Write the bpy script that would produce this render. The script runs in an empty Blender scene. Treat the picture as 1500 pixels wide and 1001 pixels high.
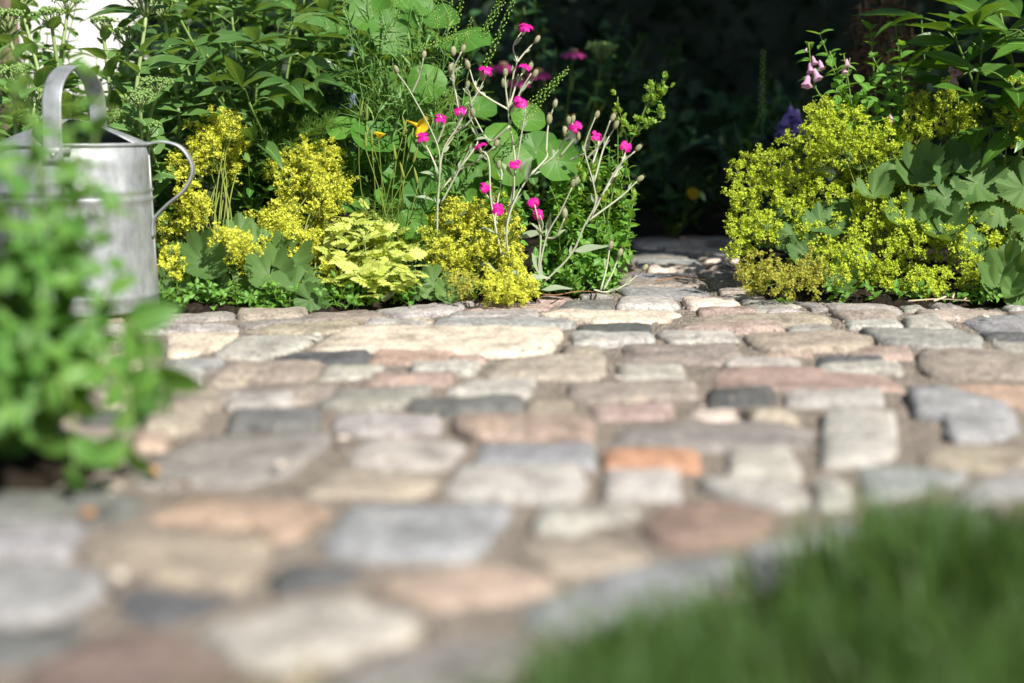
import bpy, math, random
import numpy as np
from mathutils import Vector, Matrix, noise as mnoise

random.seed(11)
rng = np.random.default_rng(11)
R = math.radians
S = bpy.context.scene
C = S.collection

# ------------------------------------------------------------------ camera
CAM_H, TILT, FPX = 0.27, R(9.0), 1500 * 50 / 36.0
cam_d = bpy.data.cameras.new('camera')
cam = bpy.data.objects.new('camera', cam_d)
C.objects.link(cam)
cam.location = (0, 0, CAM_H)
cam.rotation_euler = (math.pi / 2 - TILT, 0, 0)
cam_d.lens = 50
cam_d.sensor_width = 36
cam_d.clip_start = 0.02
cam_d.clip_end = 500
cam_d.dof.use_dof = True
cam_d.dof.focus_distance = 2.17
cam_d.dof.aperture_fstop = 2.3
cam_d.dof.aperture_blades = 9
S.camera = cam

# ------------------------------------------------------------------ light
SUN = Vector((0.44, -0.60, 0.73)).normalized()          # towards the sun
w = bpy.data.worlds.new('World')
S.world = w
w.use_nodes = True
nt = w.node_tree
sky = nt.nodes.new('ShaderNodeTexSky')
sky.sky_type = 'NISHITA'
sky.sun_disc = False
sky.sun_elevation = math.asin(SUN.z)
sky.sun_rotation = math.atan2(SUN.x, SUN.y)
nt.links.new(sky.outputs[0], nt.nodes['Background'].inputs[0])
nt.nodes['Background'].inputs[1].default_value = 0.05
sun_d = bpy.data.lights.new('sun', 'SUN')
sun_d.energy = 4.6
sun_d.angle = R(0.53)
sun_d.color = (1.0, 0.95, 0.87)
sun = bpy.data.objects.new('sun', sun_d)
C.objects.link(sun)
sun.location = SUN * 20
sun.rotation_euler = SUN.to_track_quat('Z', 'Y').to_euler()
S.view_settings.view_transform = 'Standard'
S.view_settings.look = 'None'
S.view_settings.exposure = 0.82
S.view_settings.gamma = 1
S.render.engine = 'CYCLES'
S.cycles.use_denoising = True
S.cycles.max_bounces = 7
S.cycles.diffuse_bounces = 3
S.cycles.transmission_bounces = 4
S.cycles.sample_clamp_indirect = 6

# ------------------------------------------------------------------ pixel -> place
FW = Vector((0, math.cos(TILT), -math.sin(TILT)))
UP = Vector((0, math.sin(TILT), math.cos(TILT)))
def ray(px, py):
    return Vector(((px - 750) / FPX, 0, 0)) + UP * ((500.5 - py) / FPX) + FW
def G(px, py, z=0.0):
    d = ray(px, py)
    t = (z - CAM_H) / d.z
    return Vector((d.x * t, d.y * t, z))
def P(px, py, D):
    d = ray(px, py)
    t = D / d.y
    return Vector((d.x * t, D, CAM_H + d.z * t))
def U(a, b):
    return random.uniform(a, b)
UZ = Vector((0, 0, 1))

# ------------------------------------------------------------------ node helpers
def new_mat(name):
    m = bpy.data.materials.new(name)
    m.use_nodes = True
    t = m.node_tree
    return m, t, t.nodes, t.links, t.nodes['Principled BSDF']
def ramp(n, stops, interp='LINEAR'):
    r = n.new('ShaderNodeValToRGB')
    r.color_ramp.interpolation = interp
    e = r.color_ramp.elements
    while len(e) < len(stops):
        e.new(0.5)
    for k, (p, c) in enumerate(stops):
        e[k].position = p
        e[k].color = (*c, 1) if len(c) == 3 else c
    return r
def math_n(n, l, op, a, b=None, clamp=False):
    m = n.new('ShaderNodeMath')
    m.operation = op
    m.use_clamp = clamp
    for k, v in enumerate((a, b)):
        if v is None:
            continue
        if isinstance(v, (int, float)):
            m.inputs[k].default_value = v
        else:
            l.new(v, m.inputs[k])
    return m.outputs[0]
def mixc(n, l, fac, a, b, mode='MIX'):
    m = n.new('ShaderNodeMix')
    m.data_type = 'RGBA'
    m.blend_type = mode
    for idx, v in ((0, fac), (6, a), (7, b)):
        if isinstance(v, (int, float)):
            m.inputs[idx].default_value = v
        elif isinstance(v, tuple):
            m.inputs[idx].default_value = (*v, 1)
        else:
            l.new(v, m.inputs[idx])
    return m.outputs[2]
def noise_n(n, l, scale, detail=4, rough=0.6, vec=None):
    t = n.new('ShaderNodeTexNoise')
    t.inputs['Scale'].default_value = scale
    t.inputs['Detail'].default_value = detail
    t.inputs['Roughness'].default_value = rough
    if vec is not None:
        l.new(vec, t.inputs['Vector'])
    return t.outputs['Fac']

def leaf_mat(name, c1, c2, trans=0.34, rough=0.42, vein=None, veincol=None, spec=0.4, tcol=None, edge=None):
    """leaf: colour between c1 and c2 per leaf, veins from the leaf's own uv, light through the blade"""
    m, t, n, l, b = new_mat(name)
    oi = n.new('ShaderNodeObjectInfo')
    ge = n.new('ShaderNodeNewGeometry')
    rnd = math_n(n, l, 'FRACT', math_n(n, l, 'ADD', oi.outputs['Random'], ge.outputs['Random Per Island']))
    tc = n.new('ShaderNodeTexCoord')
    blot = noise_n(n, l, 70, 3, 0.6, tc.outputs['Object'])
    f = math_n(n, l, 'ADD', math_n(n, l, 'MULTIPLY', rnd, 0.75), math_n(n, l, 'MULTIPLY', math_n(n, l, 'SUBTRACT', blot, 0.5), 0.9), True)
    col = mixc(n, l, f, c1, c2)
    bumph = None
    if vein:
        sx = n.new('ShaderNodeSeparateXYZ')
        l.new(tc.outputs['UV'], sx.inputs[0])
        u, v = sx.outputs[0], sx.outputs[1]
        if vein == 'pinnate':
            au = math_n(n, l, 'ABSOLUTE', u)
            mid = math_n(n, l, 'LESS_THAN', au, 0.055)
            ph = math_n(n, l, 'ADD', math_n(n, l, 'MULTIPLY', v, 9.0), math_n(n, l, 'MULTIPLY', au, -2.2))
            sd = math_n(n, l, 'ABSOLUTE', math_n(n, l, 'SUBTRACT', math_n(n, l, 'FRACT', ph), 0.5))
            side = math_n(n, l, 'MULTIPLY', math_n(n, l, 'LESS_THAN', sd, 0.05), 0.16)
            vm = math_n(n, l, 'MAXIMUM', mid, side)
            bumph = math_n(n, l, 'ABSOLUTE', math_n(n, l, 'SINE', math_n(n, l, 'MULTIPLY', ph, math.pi)))
        else:                                           # radial: u = angle / k, v = radius
            sd = math_n(n, l, 'ABSOLUTE', math_n(n, l, 'SUBTRACT', math_n(n, l, 'FRACT', u), 0.5))
            wd = math_n(n, l, 'DIVIDE', 0.014, math_n(n, l, 'ADD', v, 0.12))
            vm = math_n(n, l, 'LESS_THAN', sd, wd)
            vm = math_n(n, l, 'MAXIMUM', vm, math_n(n, l, 'LESS_THAN', v, 0.06))
            bumph = math_n(n, l, 'MULTIPLY', sd, 2)
        col = mixc(n, l, math_n(n, l, 'MULTIPLY', vm, 0.6), col, veincol or tuple(min(1, x * 2.2 + 0.02) for x in c2))
        bp = n.new('ShaderNodeBump')
        bp.inputs['Strength'].default_value = 0.12
        bp.inputs['Distance'].default_value = 0.001
        l.new(bumph, bp.inputs['Height'])
        l.new(bp.outputs[0], b.inputs['Normal'])
    if edge is not None:
        spot = ramp(n, [(0.60, (0, 0, 0)), (0.70, (1, 1, 1))])
        l.new(noise_n(n, l, 160, 2, 0.5, tc.outputs['Object']), spot.inputs[0])
        col = mixc(n, l, math_n(n, l, 'MULTIPLY', spot.outputs[0], 0.6), col, edge)
    l.new(col, b.inputs['Base Color'])
    b.inputs['Roughness'].default_value = rough
    b.inputs['Specular IOR Level'].default_value = spec
    tr = n.new('ShaderNodeBsdfTranslucent')
    tcl = mixc(n, l, 0.55, col, tcol or (min(1, c2[0] * 2.6), min(1, c2[1] * 2.0), c2[2] * 0.5))
    l.new(tcl, tr.inputs[0])
    mx = n.new('ShaderNodeMixShader')
    mx.inputs[0].default_value = trans
    l.new(b.outputs[0], mx.inputs[1])
    l.new(tr.outputs[0], mx.inputs[2])
    l.new(mx.outputs[0], n['Material Output'].inputs[0])
    return m

def simple_mat(name, c1, c2, scale=60, rough=0.7, spec=0.3, metallic=0.0, bump=0.0, detail=5):
    m, t, n, l, b = new_mat(name)
    tc = n.new('ShaderNodeTexCoord')
    oi = n.new('ShaderNodeObjectInfo')
    f = noise_n(n, l, scale, detail, 0.65, tc.outputs['Object'])
    r = ramp(n, [(0.3, c1), (0.7, c2)])
    l.new(f, r.inputs[0])
    hv = n.new('ShaderNodeHueSaturation')
    l.new(math_n(n, l, 'ADD', math_n(n, l, 'MULTIPLY', oi.outputs['Random'], 0.3), 0.85), hv.inputs['Value'])
    l.new(r.outputs[0], hv.inputs['Color'])
    l.new(hv.outputs[0], b.inputs['Base Color'])
    b.inputs['Roughness'].default_value = rough
    b.inputs['Specular IOR Level'].default_value = spec
    b.inputs['Metallic'].default_value = metallic
    if bump:
        bp = n.new('ShaderNodeBump')
        bp.inputs['Strength'].default_value = bump
        bp.inputs['Distance'].default_value = 0.004
        l.new(f, bp.inputs['Height'])
        l.new(bp.outputs[0], b.inputs['Normal'])
    return m

def stone_mat():
    m, t, n, l, b = new_mat('granite')
    oi = n.new('ShaderNodeObjectInfo')
    ge = n.new('ShaderNodeNewGeometry')
    pos = ge.outputs['Position']
    big = noise_n(n, l, 26, 5, 0.62, pos)
    fine = noise_n(n, l, 330, 3, 0.7, pos)
    mid = noise_n(n, l, 110, 4, 0.7, pos)
    vo = n.new('ShaderNodeTexVoronoi')
    vo.inputs['Scale'].default_value = 420
    l.new(pos, vo.inputs['Vector'])
    grey = n.new('ShaderNodeSeparateColor')
    l.new(vo.outputs['Color'], grey.inputs[0])
    col = oi.outputs['Color']
    rb = ramp(n, [(0.30, (0.50, 0.48, 0.47)), (0.46, (0.90, 0.89, 0.88)), (0.58, (1.04, 1.03, 1.02)), (0.72, (1.32, 1.24, 1.12))])
    l.new(big, rb.inputs[0])
    col = mixc(n, l, 1.0, col, rb.outputs[0], 'MULTIPLY')
    rm = ramp(n, [(0.32, (0.66, 0.64, 0.62)), (0.5, (1, 1, 1)), (0.7, (1.2, 1.2, 1.2))])
    l.new(mid, rm.inputs[0])
    col = mixc(n, l, 0.9, col, rm.outputs[0], 'MULTIPLY')
    rg = ramp(n, [(0.0, (0.55, 0.53, 0.52)), (0.35, (0.95, 0.95, 0.95)), (0.8, (1.05, 1.03, 1.0)), (1.0, (1.5, 1.48, 1.42))])
    l.new(grey.outputs[0], rg.inputs[0])
    col = mixc(n, l, 0.8, col, rg.outputs[0], 'MULTIPLY')
    # lichen and dirt
    ln = ramp(n, [(0.60, (0, 0, 0)), (0.66, (1, 1, 1))])
    l.new(noise_n(n, l, 48, 6, 0.75, pos), ln.inputs[0])
    col = mixc(n, l, math_n(n, l, 'MULTIPLY', ln.outputs[0], 0.45), col, (0.10, 0.085, 0.065))
    # sandy brown tone towards the low rim of each stone
    sx = n.new('ShaderNodeSeparateXYZ')
    l.new(pos, sx.inputs[0])
    low = n.new('ShaderNodeMapRange')
    low.inputs[1].default_value = -0.004
    low.inputs[2].default_value = -0.014
    l.new(math_n(n, l, 'ADD', sx.outputs[2], math_n(n, l, 'MULTIPLY', math_n(n, l, 'SUBTRACT', mid, 0.5), 0.012)), low.inputs[0])
    col = mixc(n, l, math_n(n, l, 'MULTIPLY', low.outputs[0], 0.7), col, (0.16, 0.13, 0.10))
    l.new(col, b.inputs['Base Color'])
    b.inputs['Roughness'].default_value = 0.82
    b.inputs['Specular IOR Level'].default_value = 0.25
    h = math_n(n, l, 'ADD', math_n(n, l, 'MULTIPLY', mid, 1.0), math_n(n, l, 'MULTIPLY', fine, 0.45))
    bp = n.new('ShaderNodeBump')
    bp.inputs['Strength'].default_value = 0.75
    bp.inputs['Distance'].default_value = 0.004
    l.new(h, bp.inputs['Height'])
    l.new(bp.outputs[0], b.inputs['Normal'])
    return m

def earth_mat(name, a, bcol, grit, scale=40, gs=260):
    m, t, n, l, b = new_mat(name)
    ge = n.new('ShaderNodeNewGeometry')
    pos = ge.outputs['Position']
    f = noise_n(n, l, scale, 7, 0.7, pos)
    r = ramp(n, [(0.3, a), (0.7, bcol)])
    l.new(f, r.inputs[0])
    vo = n.new('ShaderNodeTexVoronoi')
    vo.inputs['Scale'].default_value = gs
    l.new(pos, vo.inputs['Vector'])
    sp = n.new('ShaderNodeSeparateColor')
    l.new(vo.outputs['Color'], sp.inputs[0])
    gr = ramp(n, [(0.72, (0, 0, 0)), (0.9, (1, 1, 1))])
    l.new(sp.outputs[1], gr.inputs[0])
    col = mixc(n, l, math_n(n, l, 'MULTIPLY', gr.outputs[0], 0.5), r.outputs[0], grit)
    l.new(col, b.inputs['Base Color'])
    b.inputs['Roughness'].default_value = 0.95
    b.inputs['Specular IOR Level'].default_value = 0.15
    bp = n.new('ShaderNodeBump')
    bp.inputs['Strength'].default_value = 0.9
    bp.inputs['Distance'].default_value = 0.006
    l.new(math_n(n, l, 'ADD', f, math_n(n, l, 'MULTIPLY', vo.outputs['Distance'], -0.8)), bp.inputs['Height'])
    l.new(bp.outputs[0], b.inputs['Normal'])
    return m

def zinc_mat():
    m, t, n, l, b = new_mat('galvanised_zinc')
    tc = n.new('ShaderNodeTexCoord')
    mp = n.new('ShaderNodeMapping')
    mp.inputs['Scale'].default_value = (1, 1, 0.35)
    l.new(tc.outputs['Object'], mp.inputs[0])
    vo = n.new('ShaderNodeTexVoronoi')
    vo.inputs['Scale'].default_value = 85
    l.new(tc.outputs['Object'], vo.inputs['Vector'])
    sp = n.new('ShaderNodeSeparateColor')
    l.new(vo.outputs['Color'], sp.inputs[0])
    f = noise_n(n, l, 22, 6, 0.7, mp.outputs[0])
    r = ramp(n, [(0.28, (0.17, 0.185, 0.19)), (0.5, (0.31, 0.33, 0.34)), (0.72, (0.45, 0.475, 0.485))])
    l.new(f, r.inputs[0])
    col = mixc(n, l, math_n(n, l, 'MULTIPLY', sp.outputs[0], 0.25), r.outputs[0], (0.48, 0.51, 0.525))
    rust = ramp(n, [(0.66, (0, 0, 0)), (0.74, (1, 1, 1))])
    l.new(noise_n(n, l, 9, 6, 0.7, tc.outputs['Object']), rust.inputs[0])
    col = mixc(n, l, math_n(n, l, 'MULTIPLY', rust.outputs[0], 0.35), col, (0.23, 0.19, 0.15))
    l.new(col, b.inputs['Base Color'])
    b.inputs['Metallic'].default_value = 0.45
    rr = ramp(n, [(0.3, (0.38,) * 3), (0.7, (0.6,) * 3)])
    l.new(f, rr.inputs[0])
    l.new(rr.outputs[0], b.inputs['Roughness'])
    bp = n.new('ShaderNodeBump')
    bp.inputs['Strength'].default_value = 0.2
    bp.inputs['Distance'].default_value = 0.004
    l.new(noise_n(n, l, 12, 3, 0.5, tc.outputs['Object']), bp.inputs['Height'])
    l.new(bp.outputs[0], b.inputs['Normal'])
    return m

M = {}
M['granite'] = stone_mat()
M['sand'] = earth_mat('joint_sand', (0.17, 0.145, 0.12), (0.31, 0.265, 0.22), (0.40, 0.36, 0.31))
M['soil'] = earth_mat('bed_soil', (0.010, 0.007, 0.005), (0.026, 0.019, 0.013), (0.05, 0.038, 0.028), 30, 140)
M['zinc'] = zinc_mat()
M['zinc_inside'] = simple_mat('zinc_inside', (0.10, 0.11, 0.11), (0.22, 0.23, 0.23), 30, 0.7, 0.2, 0.3)
M['peony'] = leaf_mat('peony_leaf', (0.045, 0.115, 0.028), (0.115, 0.225, 0.058), 0.30, 0.30, 'pinnate', spec=0.65)
M['peony_r'] = leaf_mat('peony_leaf_fresh', (0.045, 0.125, 0.016), (0.10, 0.22, 0.030), 0.32, 0.36, 'pinnate', spec=0.5)
M['sedum'] = leaf_mat('stonecrop_leaf', (0.085, 0.19, 0.05), (0.18, 0.32, 0.10), 0.30, 0.5, 'pinnate', spec=0.35)
M['sedum_bud'] = leaf_mat('stonecrop_bud', (0.17, 0.30, 0.075), (0.30, 0.43, 0.14), 0.2, 0.6)
M['mantle'] = leaf_mat('mantle_leaf', (0.075, 0.155, 0.045), (0.14, 0.245, 0.065), 0.30, 0.6, 'radial', (0.17, 0.28, 0.085), spec=0.3)
M['mantle_flower'] = leaf_mat('mantle_flower', (0.38, 0.52, 0.03), (0.74, 0.80, 0.07), 0.26, 0.6, tcol=(0.62, 0.68, 0.02))
M['mantle_yellow'] = leaf_mat('mantle_flower_yellow', (0.56, 0.61, 0.045), (0.86, 0.85, 0.13), 0.28, 0.6, tcol=(0.70, 0.68, 0.03))
M['mantle_old'] = leaf_mat('mantle_flower_faded', (0.34, 0.44, 0.03), (0.64, 0.50, 0.12), 0.3, 0.6, tcol=(0.55, 0.45, 0.05))
M['mantle_stem'] = leaf_mat('mantle_stem', (0.16, 0.22, 0.035), (0.26, 0.30, 0.05), 0.15, 0.6)
M['feverfew'] = leaf_mat('feverfew_leaf', (0.44, 0.55, 0.08), (0.70, 0.75, 0.22), 0.4, 0.5, 'pinnate', tcol=(0.7, 0.72, 0.06))
M['nasturtium'] = leaf_mat('nasturtium_leaf', (0.065, 0.20, 0.030), (0.13, 0.30, 0.042), 0.42, 0.5, 'radial', (0.34, 0.48, 0.20), spec=0.35, tcol=(0.30, 0.55, 0.03))
M['linear'] = leaf_mat('toadflax_leaf', (0.10, 0.23, 0.055), (0.21, 0.36, 0.10), 0.3, 0.5)
M['feather'] = leaf_mat('feathery_leaf', (0.11, 0.24, 0.04), (0.20, 0.36, 0.06), 0.35, 0.5)
M['herb'] = leaf_mat('herb_leaf', (0.090, 0.235, 0.035), (0.19, 0.39, 0.065), 0.36, 0.45, 'pinnate')
M['herb_bud'] = leaf_mat('herb_bud', (0.22, 0.42, 0.06), (0.38, 0.55, 0.11), 0.3, 0.6)
M['silver'] = leaf_mat('silver_felt', (0.22, 0.29, 0.18), (0.36, 0.42, 0.29), 0.15, 0.9, spec=0.1)
M['pod'] = leaf_mat('campion_pod', (0.22, 0.24, 0.13), (0.40, 0.38, 0.25), 0.1, 0.9, spec=0.1)
M['silver_stem'] = leaf_mat('silver_stem', (0.40, 0.43, 0.30), (0.60, 0.60, 0.47), 0.08, 0.9, spec=0.1)
M['magenta'] = leaf_mat('magenta_petal', (0.62, 0.006, 0.27), (0.82, 0.015, 0.42), 0.35, 0.55, tcol=(0.9, 0.02, 0.45))
M['dry'] = simple_mat('dry_brown', (0.20, 0.11, 0.07), (0.38, 0.25, 0.17), 120, 0.9)
M['twig'] = simple_mat('rusty_twig', (0.24, 0.11, 0.05), (0.42, 0.23, 0.12), 150, 0.85)
M['straw'] = simple_mat('pale_straw', (0.42, 0.33, 0.20), (0.62, 0.52, 0.36), 150, 0.85)
M['green_stem'] = leaf_mat('green_stem', (0.11, 0.20, 0.04), (0.20, 0.30, 0.06), 0.1, 0.5)
M['sedum_stem'] = leaf_mat('stonecrop_stem', (0.24, 0.33, 0.12), (0.34, 0.42, 0.18), 0.1, 0.5)
M['yellow'] = leaf_mat('yellow_petal', (0.80, 0.54, 0.015), (0.92, 0.70, 0.04), 0.35, 0.5, tcol=(0.95, 0.6, 0.02))
M['orange'] = leaf_mat('orange_petal', (0.75, 0.22, 0.01), (0.90, 0.34, 0.02), 0.3, 0.5)
M['pink'] = leaf_mat('pink_petal', (0.66, 0.38, 0.58), (0.82, 0.60, 0.74), 0.4, 0.5, tcol=(0.85, 0.55, 0.75))
M['violet'] = leaf_mat('violet_petal', (0.34, 0.25, 0.62), (0.48, 0.38, 0.74), 0.4, 0.5, tcol=(0.5, 0.4, 0.8))
M['rosy'] = leaf_mat('rosy_petal', (0.62, 0.05, 0.32), (0.74, 0.12, 0.42), 0.4, 0.5, tcol=(0.8, 0.1, 0.4))
M['fore'] = leaf_mat('foreground_leaf', (0.070, 0.195, 0.040), (0.16, 0.32, 0.065), 0.36, 0.45, 'pinnate')
M['grass'] = leaf_mat('grass_blade', (0.030, 0.082, 0.015), (0.105, 0.185, 0.038), 0.28, 0.45)
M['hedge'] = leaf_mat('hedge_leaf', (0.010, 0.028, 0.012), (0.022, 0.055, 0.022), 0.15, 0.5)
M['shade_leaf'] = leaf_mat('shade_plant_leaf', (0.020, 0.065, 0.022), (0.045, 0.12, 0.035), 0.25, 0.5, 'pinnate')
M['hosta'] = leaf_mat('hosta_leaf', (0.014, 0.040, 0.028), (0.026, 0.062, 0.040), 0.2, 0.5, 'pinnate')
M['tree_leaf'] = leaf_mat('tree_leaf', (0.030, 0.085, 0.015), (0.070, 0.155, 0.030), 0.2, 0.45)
M['fill'] = leaf_mat('filler_leaf', (0.055, 0.155, 0.028), (0.13, 0.27, 0.055), 0.32, 0.45, 'pinnate')
M['brown_leaf'] = leaf_mat('dried_shrub_leaf', (0.12, 0.065, 0.03), (0.24, 0.14, 0.07), 0.25, 0.8)
M['bark'] = simple_mat('bark', (0.07, 0.05, 0.035), (0.19, 0.145, 0.11), 40, 0.95, 0.1, 0, 1.0)
M['whitewash'] = simple_mat('whitewash', (0.76, 0.75, 0.73), (0.86, 0.85, 0.83), 14, 0.9, 0.15, 0, 0.25)
M['pole'] = simple_mat('blue_grey_pole', (0.20, 0.26, 0.36), (0.30, 0.37, 0.48), 60, 0.5, 0.4, 0.2)
M['pebble'] = simple_mat('pebble', (0.50, 0.43, 0.36), (0.78, 0.70, 0.62), 90, 0.7, 0.3, 0, 0.4)

# ------------------------------------------------------------------ mesh helpers
def to_mesh(name, V, F, mat, UV=None, smooth=True, mats=None, midx=None):
    me = bpy.data.meshes.new(name)
    me.from_pydata([tuple(v) for v in V], [], [tuple(f) for f in F])
    if UV is not None:
        uvl = me.uv_layers.new(name='UVMap')
        li = np.empty(len(me.loops), dtype=np.int32)
        me.loops.foreach_get('vertex_index', li)
        uvl.data.foreach_set('uv', np.asarray(UV, dtype=np.float32)[li].ravel())
    for mm in (mats or [mat]):
        me.materials.append(M[mm] if isinstance(mm, str) else mm)
    if midx is not None:
        me.polygons.foreach_set('material_index', np.asarray(midx, dtype=np.int32))
    if smooth:
        me.polygons.foreach_set('use_smooth', np.ones(len(me.polygons), dtype=bool))
    me.update()
    return me
def link(name, me, parent=None, mw=None, off=None):
    o = bpy.data.objects.new(name, me)
    C.objects.link(o)
    if parent is not None:
        o.parent = parent
    if mw is not None:
        if parent is not None:
            mw = Matrix.Translation(-parent.location) @ mw
        o.matrix_basis = mw
    return o
def tag(o, label=None, cat=None, group=None, kind=None):
    if label: o['label'] = label
    if cat: o['category'] = cat
    if group: o['group'] = group
    if kind: o['kind'] = kind
    return o
def empty(name, loc, label, cat, group=None):
    o = bpy.data.objects.new(name, None)
    C.objects.link(o)
    o.location = loc
    o.empty_display_size = 0.05
    return tag(o, label, cat, group)
def catmull(pts, n=5):
    p = [Vector(q) for q in pts]
    if len(p) < 3:
        return p
    e = [p[0] * 2 - p[1]] + p + [p[-1] * 2 - p[-2]]
    out = []
    for k in range(1, len(e) - 2):
        a, b, c, d = e[k - 1], e[k], e[k + 1], e[k + 2]
        for j in range(n):
            t = j / n
            out.append(0.5 * ((2 * b) + (c - a) * t + (2 * a - 5 * b + 4 * c - d) * t * t + (3 * b - a - 3 * c + d) * t ** 3))
    out.append(p[-1])
    return out
def tube(pts, r0, r1, sides=6):
    V, F = [], []
    n = len(pts)
    nrm = None
    for k, p in enumerate(pts):
        t = (pts[min(k + 1, n - 1)] - pts[max(k - 1, 0)]).normalized()
        if nrm is None:
            nrm = t.orthogonal().normalized()
        nrm = (nrm - t * nrm.dot(t))
        nrm = nrm.normalized() if nrm.length > 1e-6 else t.orthogonal().normalized()
        bn = t.cross(nrm)
        r = r0 + (r1 - r0) * k / max(1, n - 1)
        for j in range(sides):
            a = 2 * math.pi * j / sides
            V.append(p + (nrm * math.cos(a) + bn * math.sin(a)) * r)
    for k in range(n - 1):
        for j in range(sides):
            j2 = (j + 1) % sides
            F.append((k * sides + j, k * sides + j2, (k + 1) * sides + j2, (k + 1) * sides + j))
    F.append(tuple(range(sides))[::-1])
    F.append(tuple((n - 1) * sides + j for j in range(sides)))
    return V, F
class Geo:
    """vertices, faces, uv and material index gathered for ONE mesh object"""
    def __init__(self):
        self.V, self.F, self.UV, self.MI = [], [], [], []
    def add(self, V, F, mi=0, UV=None, mat=None):
        o = len(self.V)
        self.V.extend([(mat @ Vector(v)) if mat is not None else Vector(v) for v in V])
        self.F.extend([tuple(i + o for i in f) for f in F])
        self.UV.extend(UV if UV is not None else [(0.5, 0.5)] * len(V))
        self.MI.extend([mi] * len(F))
        return self
    def mesh(self, name, mats, smooth=True):
        return to_mesh(name, self.V, self.F, None, self.UV, smooth, mats, self.MI)
def frame(pos, d, up, scale=1.0, roll=0.0):
    """leaf frame: y along d, z near up"""
    y = Vector(d).normalized()
    x = y.cross(Vector(up))
    if x.length < 1e-4:
        x = y.orthogonal()
    x.normalize()
    z = x.cross(y)
    m = Matrix((x, y, z)).transposed().to_4x4()
    if roll:
        m = m @ Matrix.Rotation(roll, 4, 'Y')
    return Matrix.Translation(pos) @ m @ Matrix.Diagonal((scale, scale, scale, 1))

# ------------------------------------------------------------------ leaf shapes (unit length along +y)
def blade(profile, fold=0.25, arch=0.25, nl=8, wave=0.0, teeth=0, toothd=0.0, sec=2, twist=0.0):
    V, F, UV = [], [], []
    cols = 2 * sec + 1
    for k in range(nl + 1):
        t = k / nl
        wd = profile(t)
        if teeth:
            wd *= 1 + toothd * (1 if k % 2 else -1)
        for j in range(cols):
            s = (j - sec) / sec
            x = s * wd
            z = abs(x) * fold - arch * t * t + wave * math.sin(t * 9 + s * 2) * abs(s)
            yy = t - 0.10 * abs(s) * wd * 4 * (1 - t) * 0.3
            ca, sa = math.cos(twist * t), math.sin(twist * t)
            V.append((x * ca - z * sa * 0, yy * (1 - 0.25 * arch * t * t), z + x * sa))
            UV.append((s, t))
    for k in range(nl):
        for j in range(cols - 1):
            a = k * cols + j
            F.append((a, a + 1, a + cols + 1, a + cols))
    return V, F, UV
def lance(wd, peak=0.42):
    def f(t):
        a = (t / peak) if t < peak else (1 - t) / (1 - peak)
        return wd * max(0.02, math.sin(min(1, a) * math.pi / 2) ** 1.15)
    return f
def ovate(wd):
    return lambda t: wd * max(0.02, math.sin(math.pi * min(1, t ** 0.72)) ** 0.85) if t < 0.995 else wd * 0.02
def lobed_fan(lobes=9, rings=4, per=8, pleat=0.10, cup=0.25, gap=0.12, tooth=0.075, notch=0.16):
    """round pleated leaf with lobes; the leaf stalk joins at the origin"""
    V, F, UV = [(0, 0, 0)], [], [(0.5, 0.0)]
    n = lobes * per
    a0, a1 = -math.pi + gap, math.pi - gap
    for r in range(1, rings + 1):
        q = r / rings
        for k in range(n + 1):
            u = k / n * lobes
            a = a0 + (a1 - a0) * k / n
            fr = u - math.floor(u) if k < n else 1.0
            bump = abs(math.sin(math.pi * fr)) ** 0.55
            rad = 0.5 * (1 - notch + notch * bump) * (1 + 0.10 * mnoise.noise(Vector((math.cos(a) * 1.3, math.sin(a) * 1.3, cup * 20 + 3))))
            if k % 2 and r == rings:
                rad *= 1 + tooth
            rr = rad * q
            z = cup * rr * rr * 2 + pleat * q * rr * (1 - 2 * abs(fr - 0.5) * 2) + 0.16 * q * q * mnoise.noise(Vector((math.cos(a) * 1.6, math.sin(a) * 1.6, cup * 31 + 9)))
            V.append((rr * math.sin(a), rr * math.cos(a), z))
            UV.append((u, q))
    w_ = n + 1
    for k in range(n):
        F.append((0, 1 + k + 1, 1 + k))
    for r in range(rings - 1):
        for k in range(n):
            a = 1 + r * w_ + k
            F.append((a, a + 1, a + w_ + 1, a + w_))
    return V, F, UV
def shield(n=40, rings=4, cup=0.20, wavy=0.05):
    V, F, UV = [(0, 0, 0)], [], [(0.5, 0)]
    for r in range(1, rings + 1):
        q = r / rings
        for k in range(n):
            a = 2 * math.pi * k / n
            rad = 0.5 * q * (1 + 0.018 * math.cos(9 * a) * q + 0.10 * mnoise.noise(Vector((math.cos(a), math.sin(a), cup * 23))))
            z = cup * rad * rad + wavy * q * q * math.sin(3 * a + 1) * 0.5 + 0.006 * q * math.cos(9 * a) + 0.08 * q * q * mnoise.noise(Vector((math.cos(a) * 1.2, math.sin(a) * 1.2, cup * 17)))
            V.append((rad * math.sin(a), rad * math.cos(a) + 0.06 * q, z))
            UV.append((9 * k / n, q))
    for k in range(n):
        F.append((0, 1 + (k + 1) % n, 1 + k))
    for r in range(rings - 1):
        for k in range(n):
            a, b = 1 + r * n + k, 1 + r * n + (k + 1) % n
            F.append((a, b, b + n, a + n))
    return V, F, UV
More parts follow.
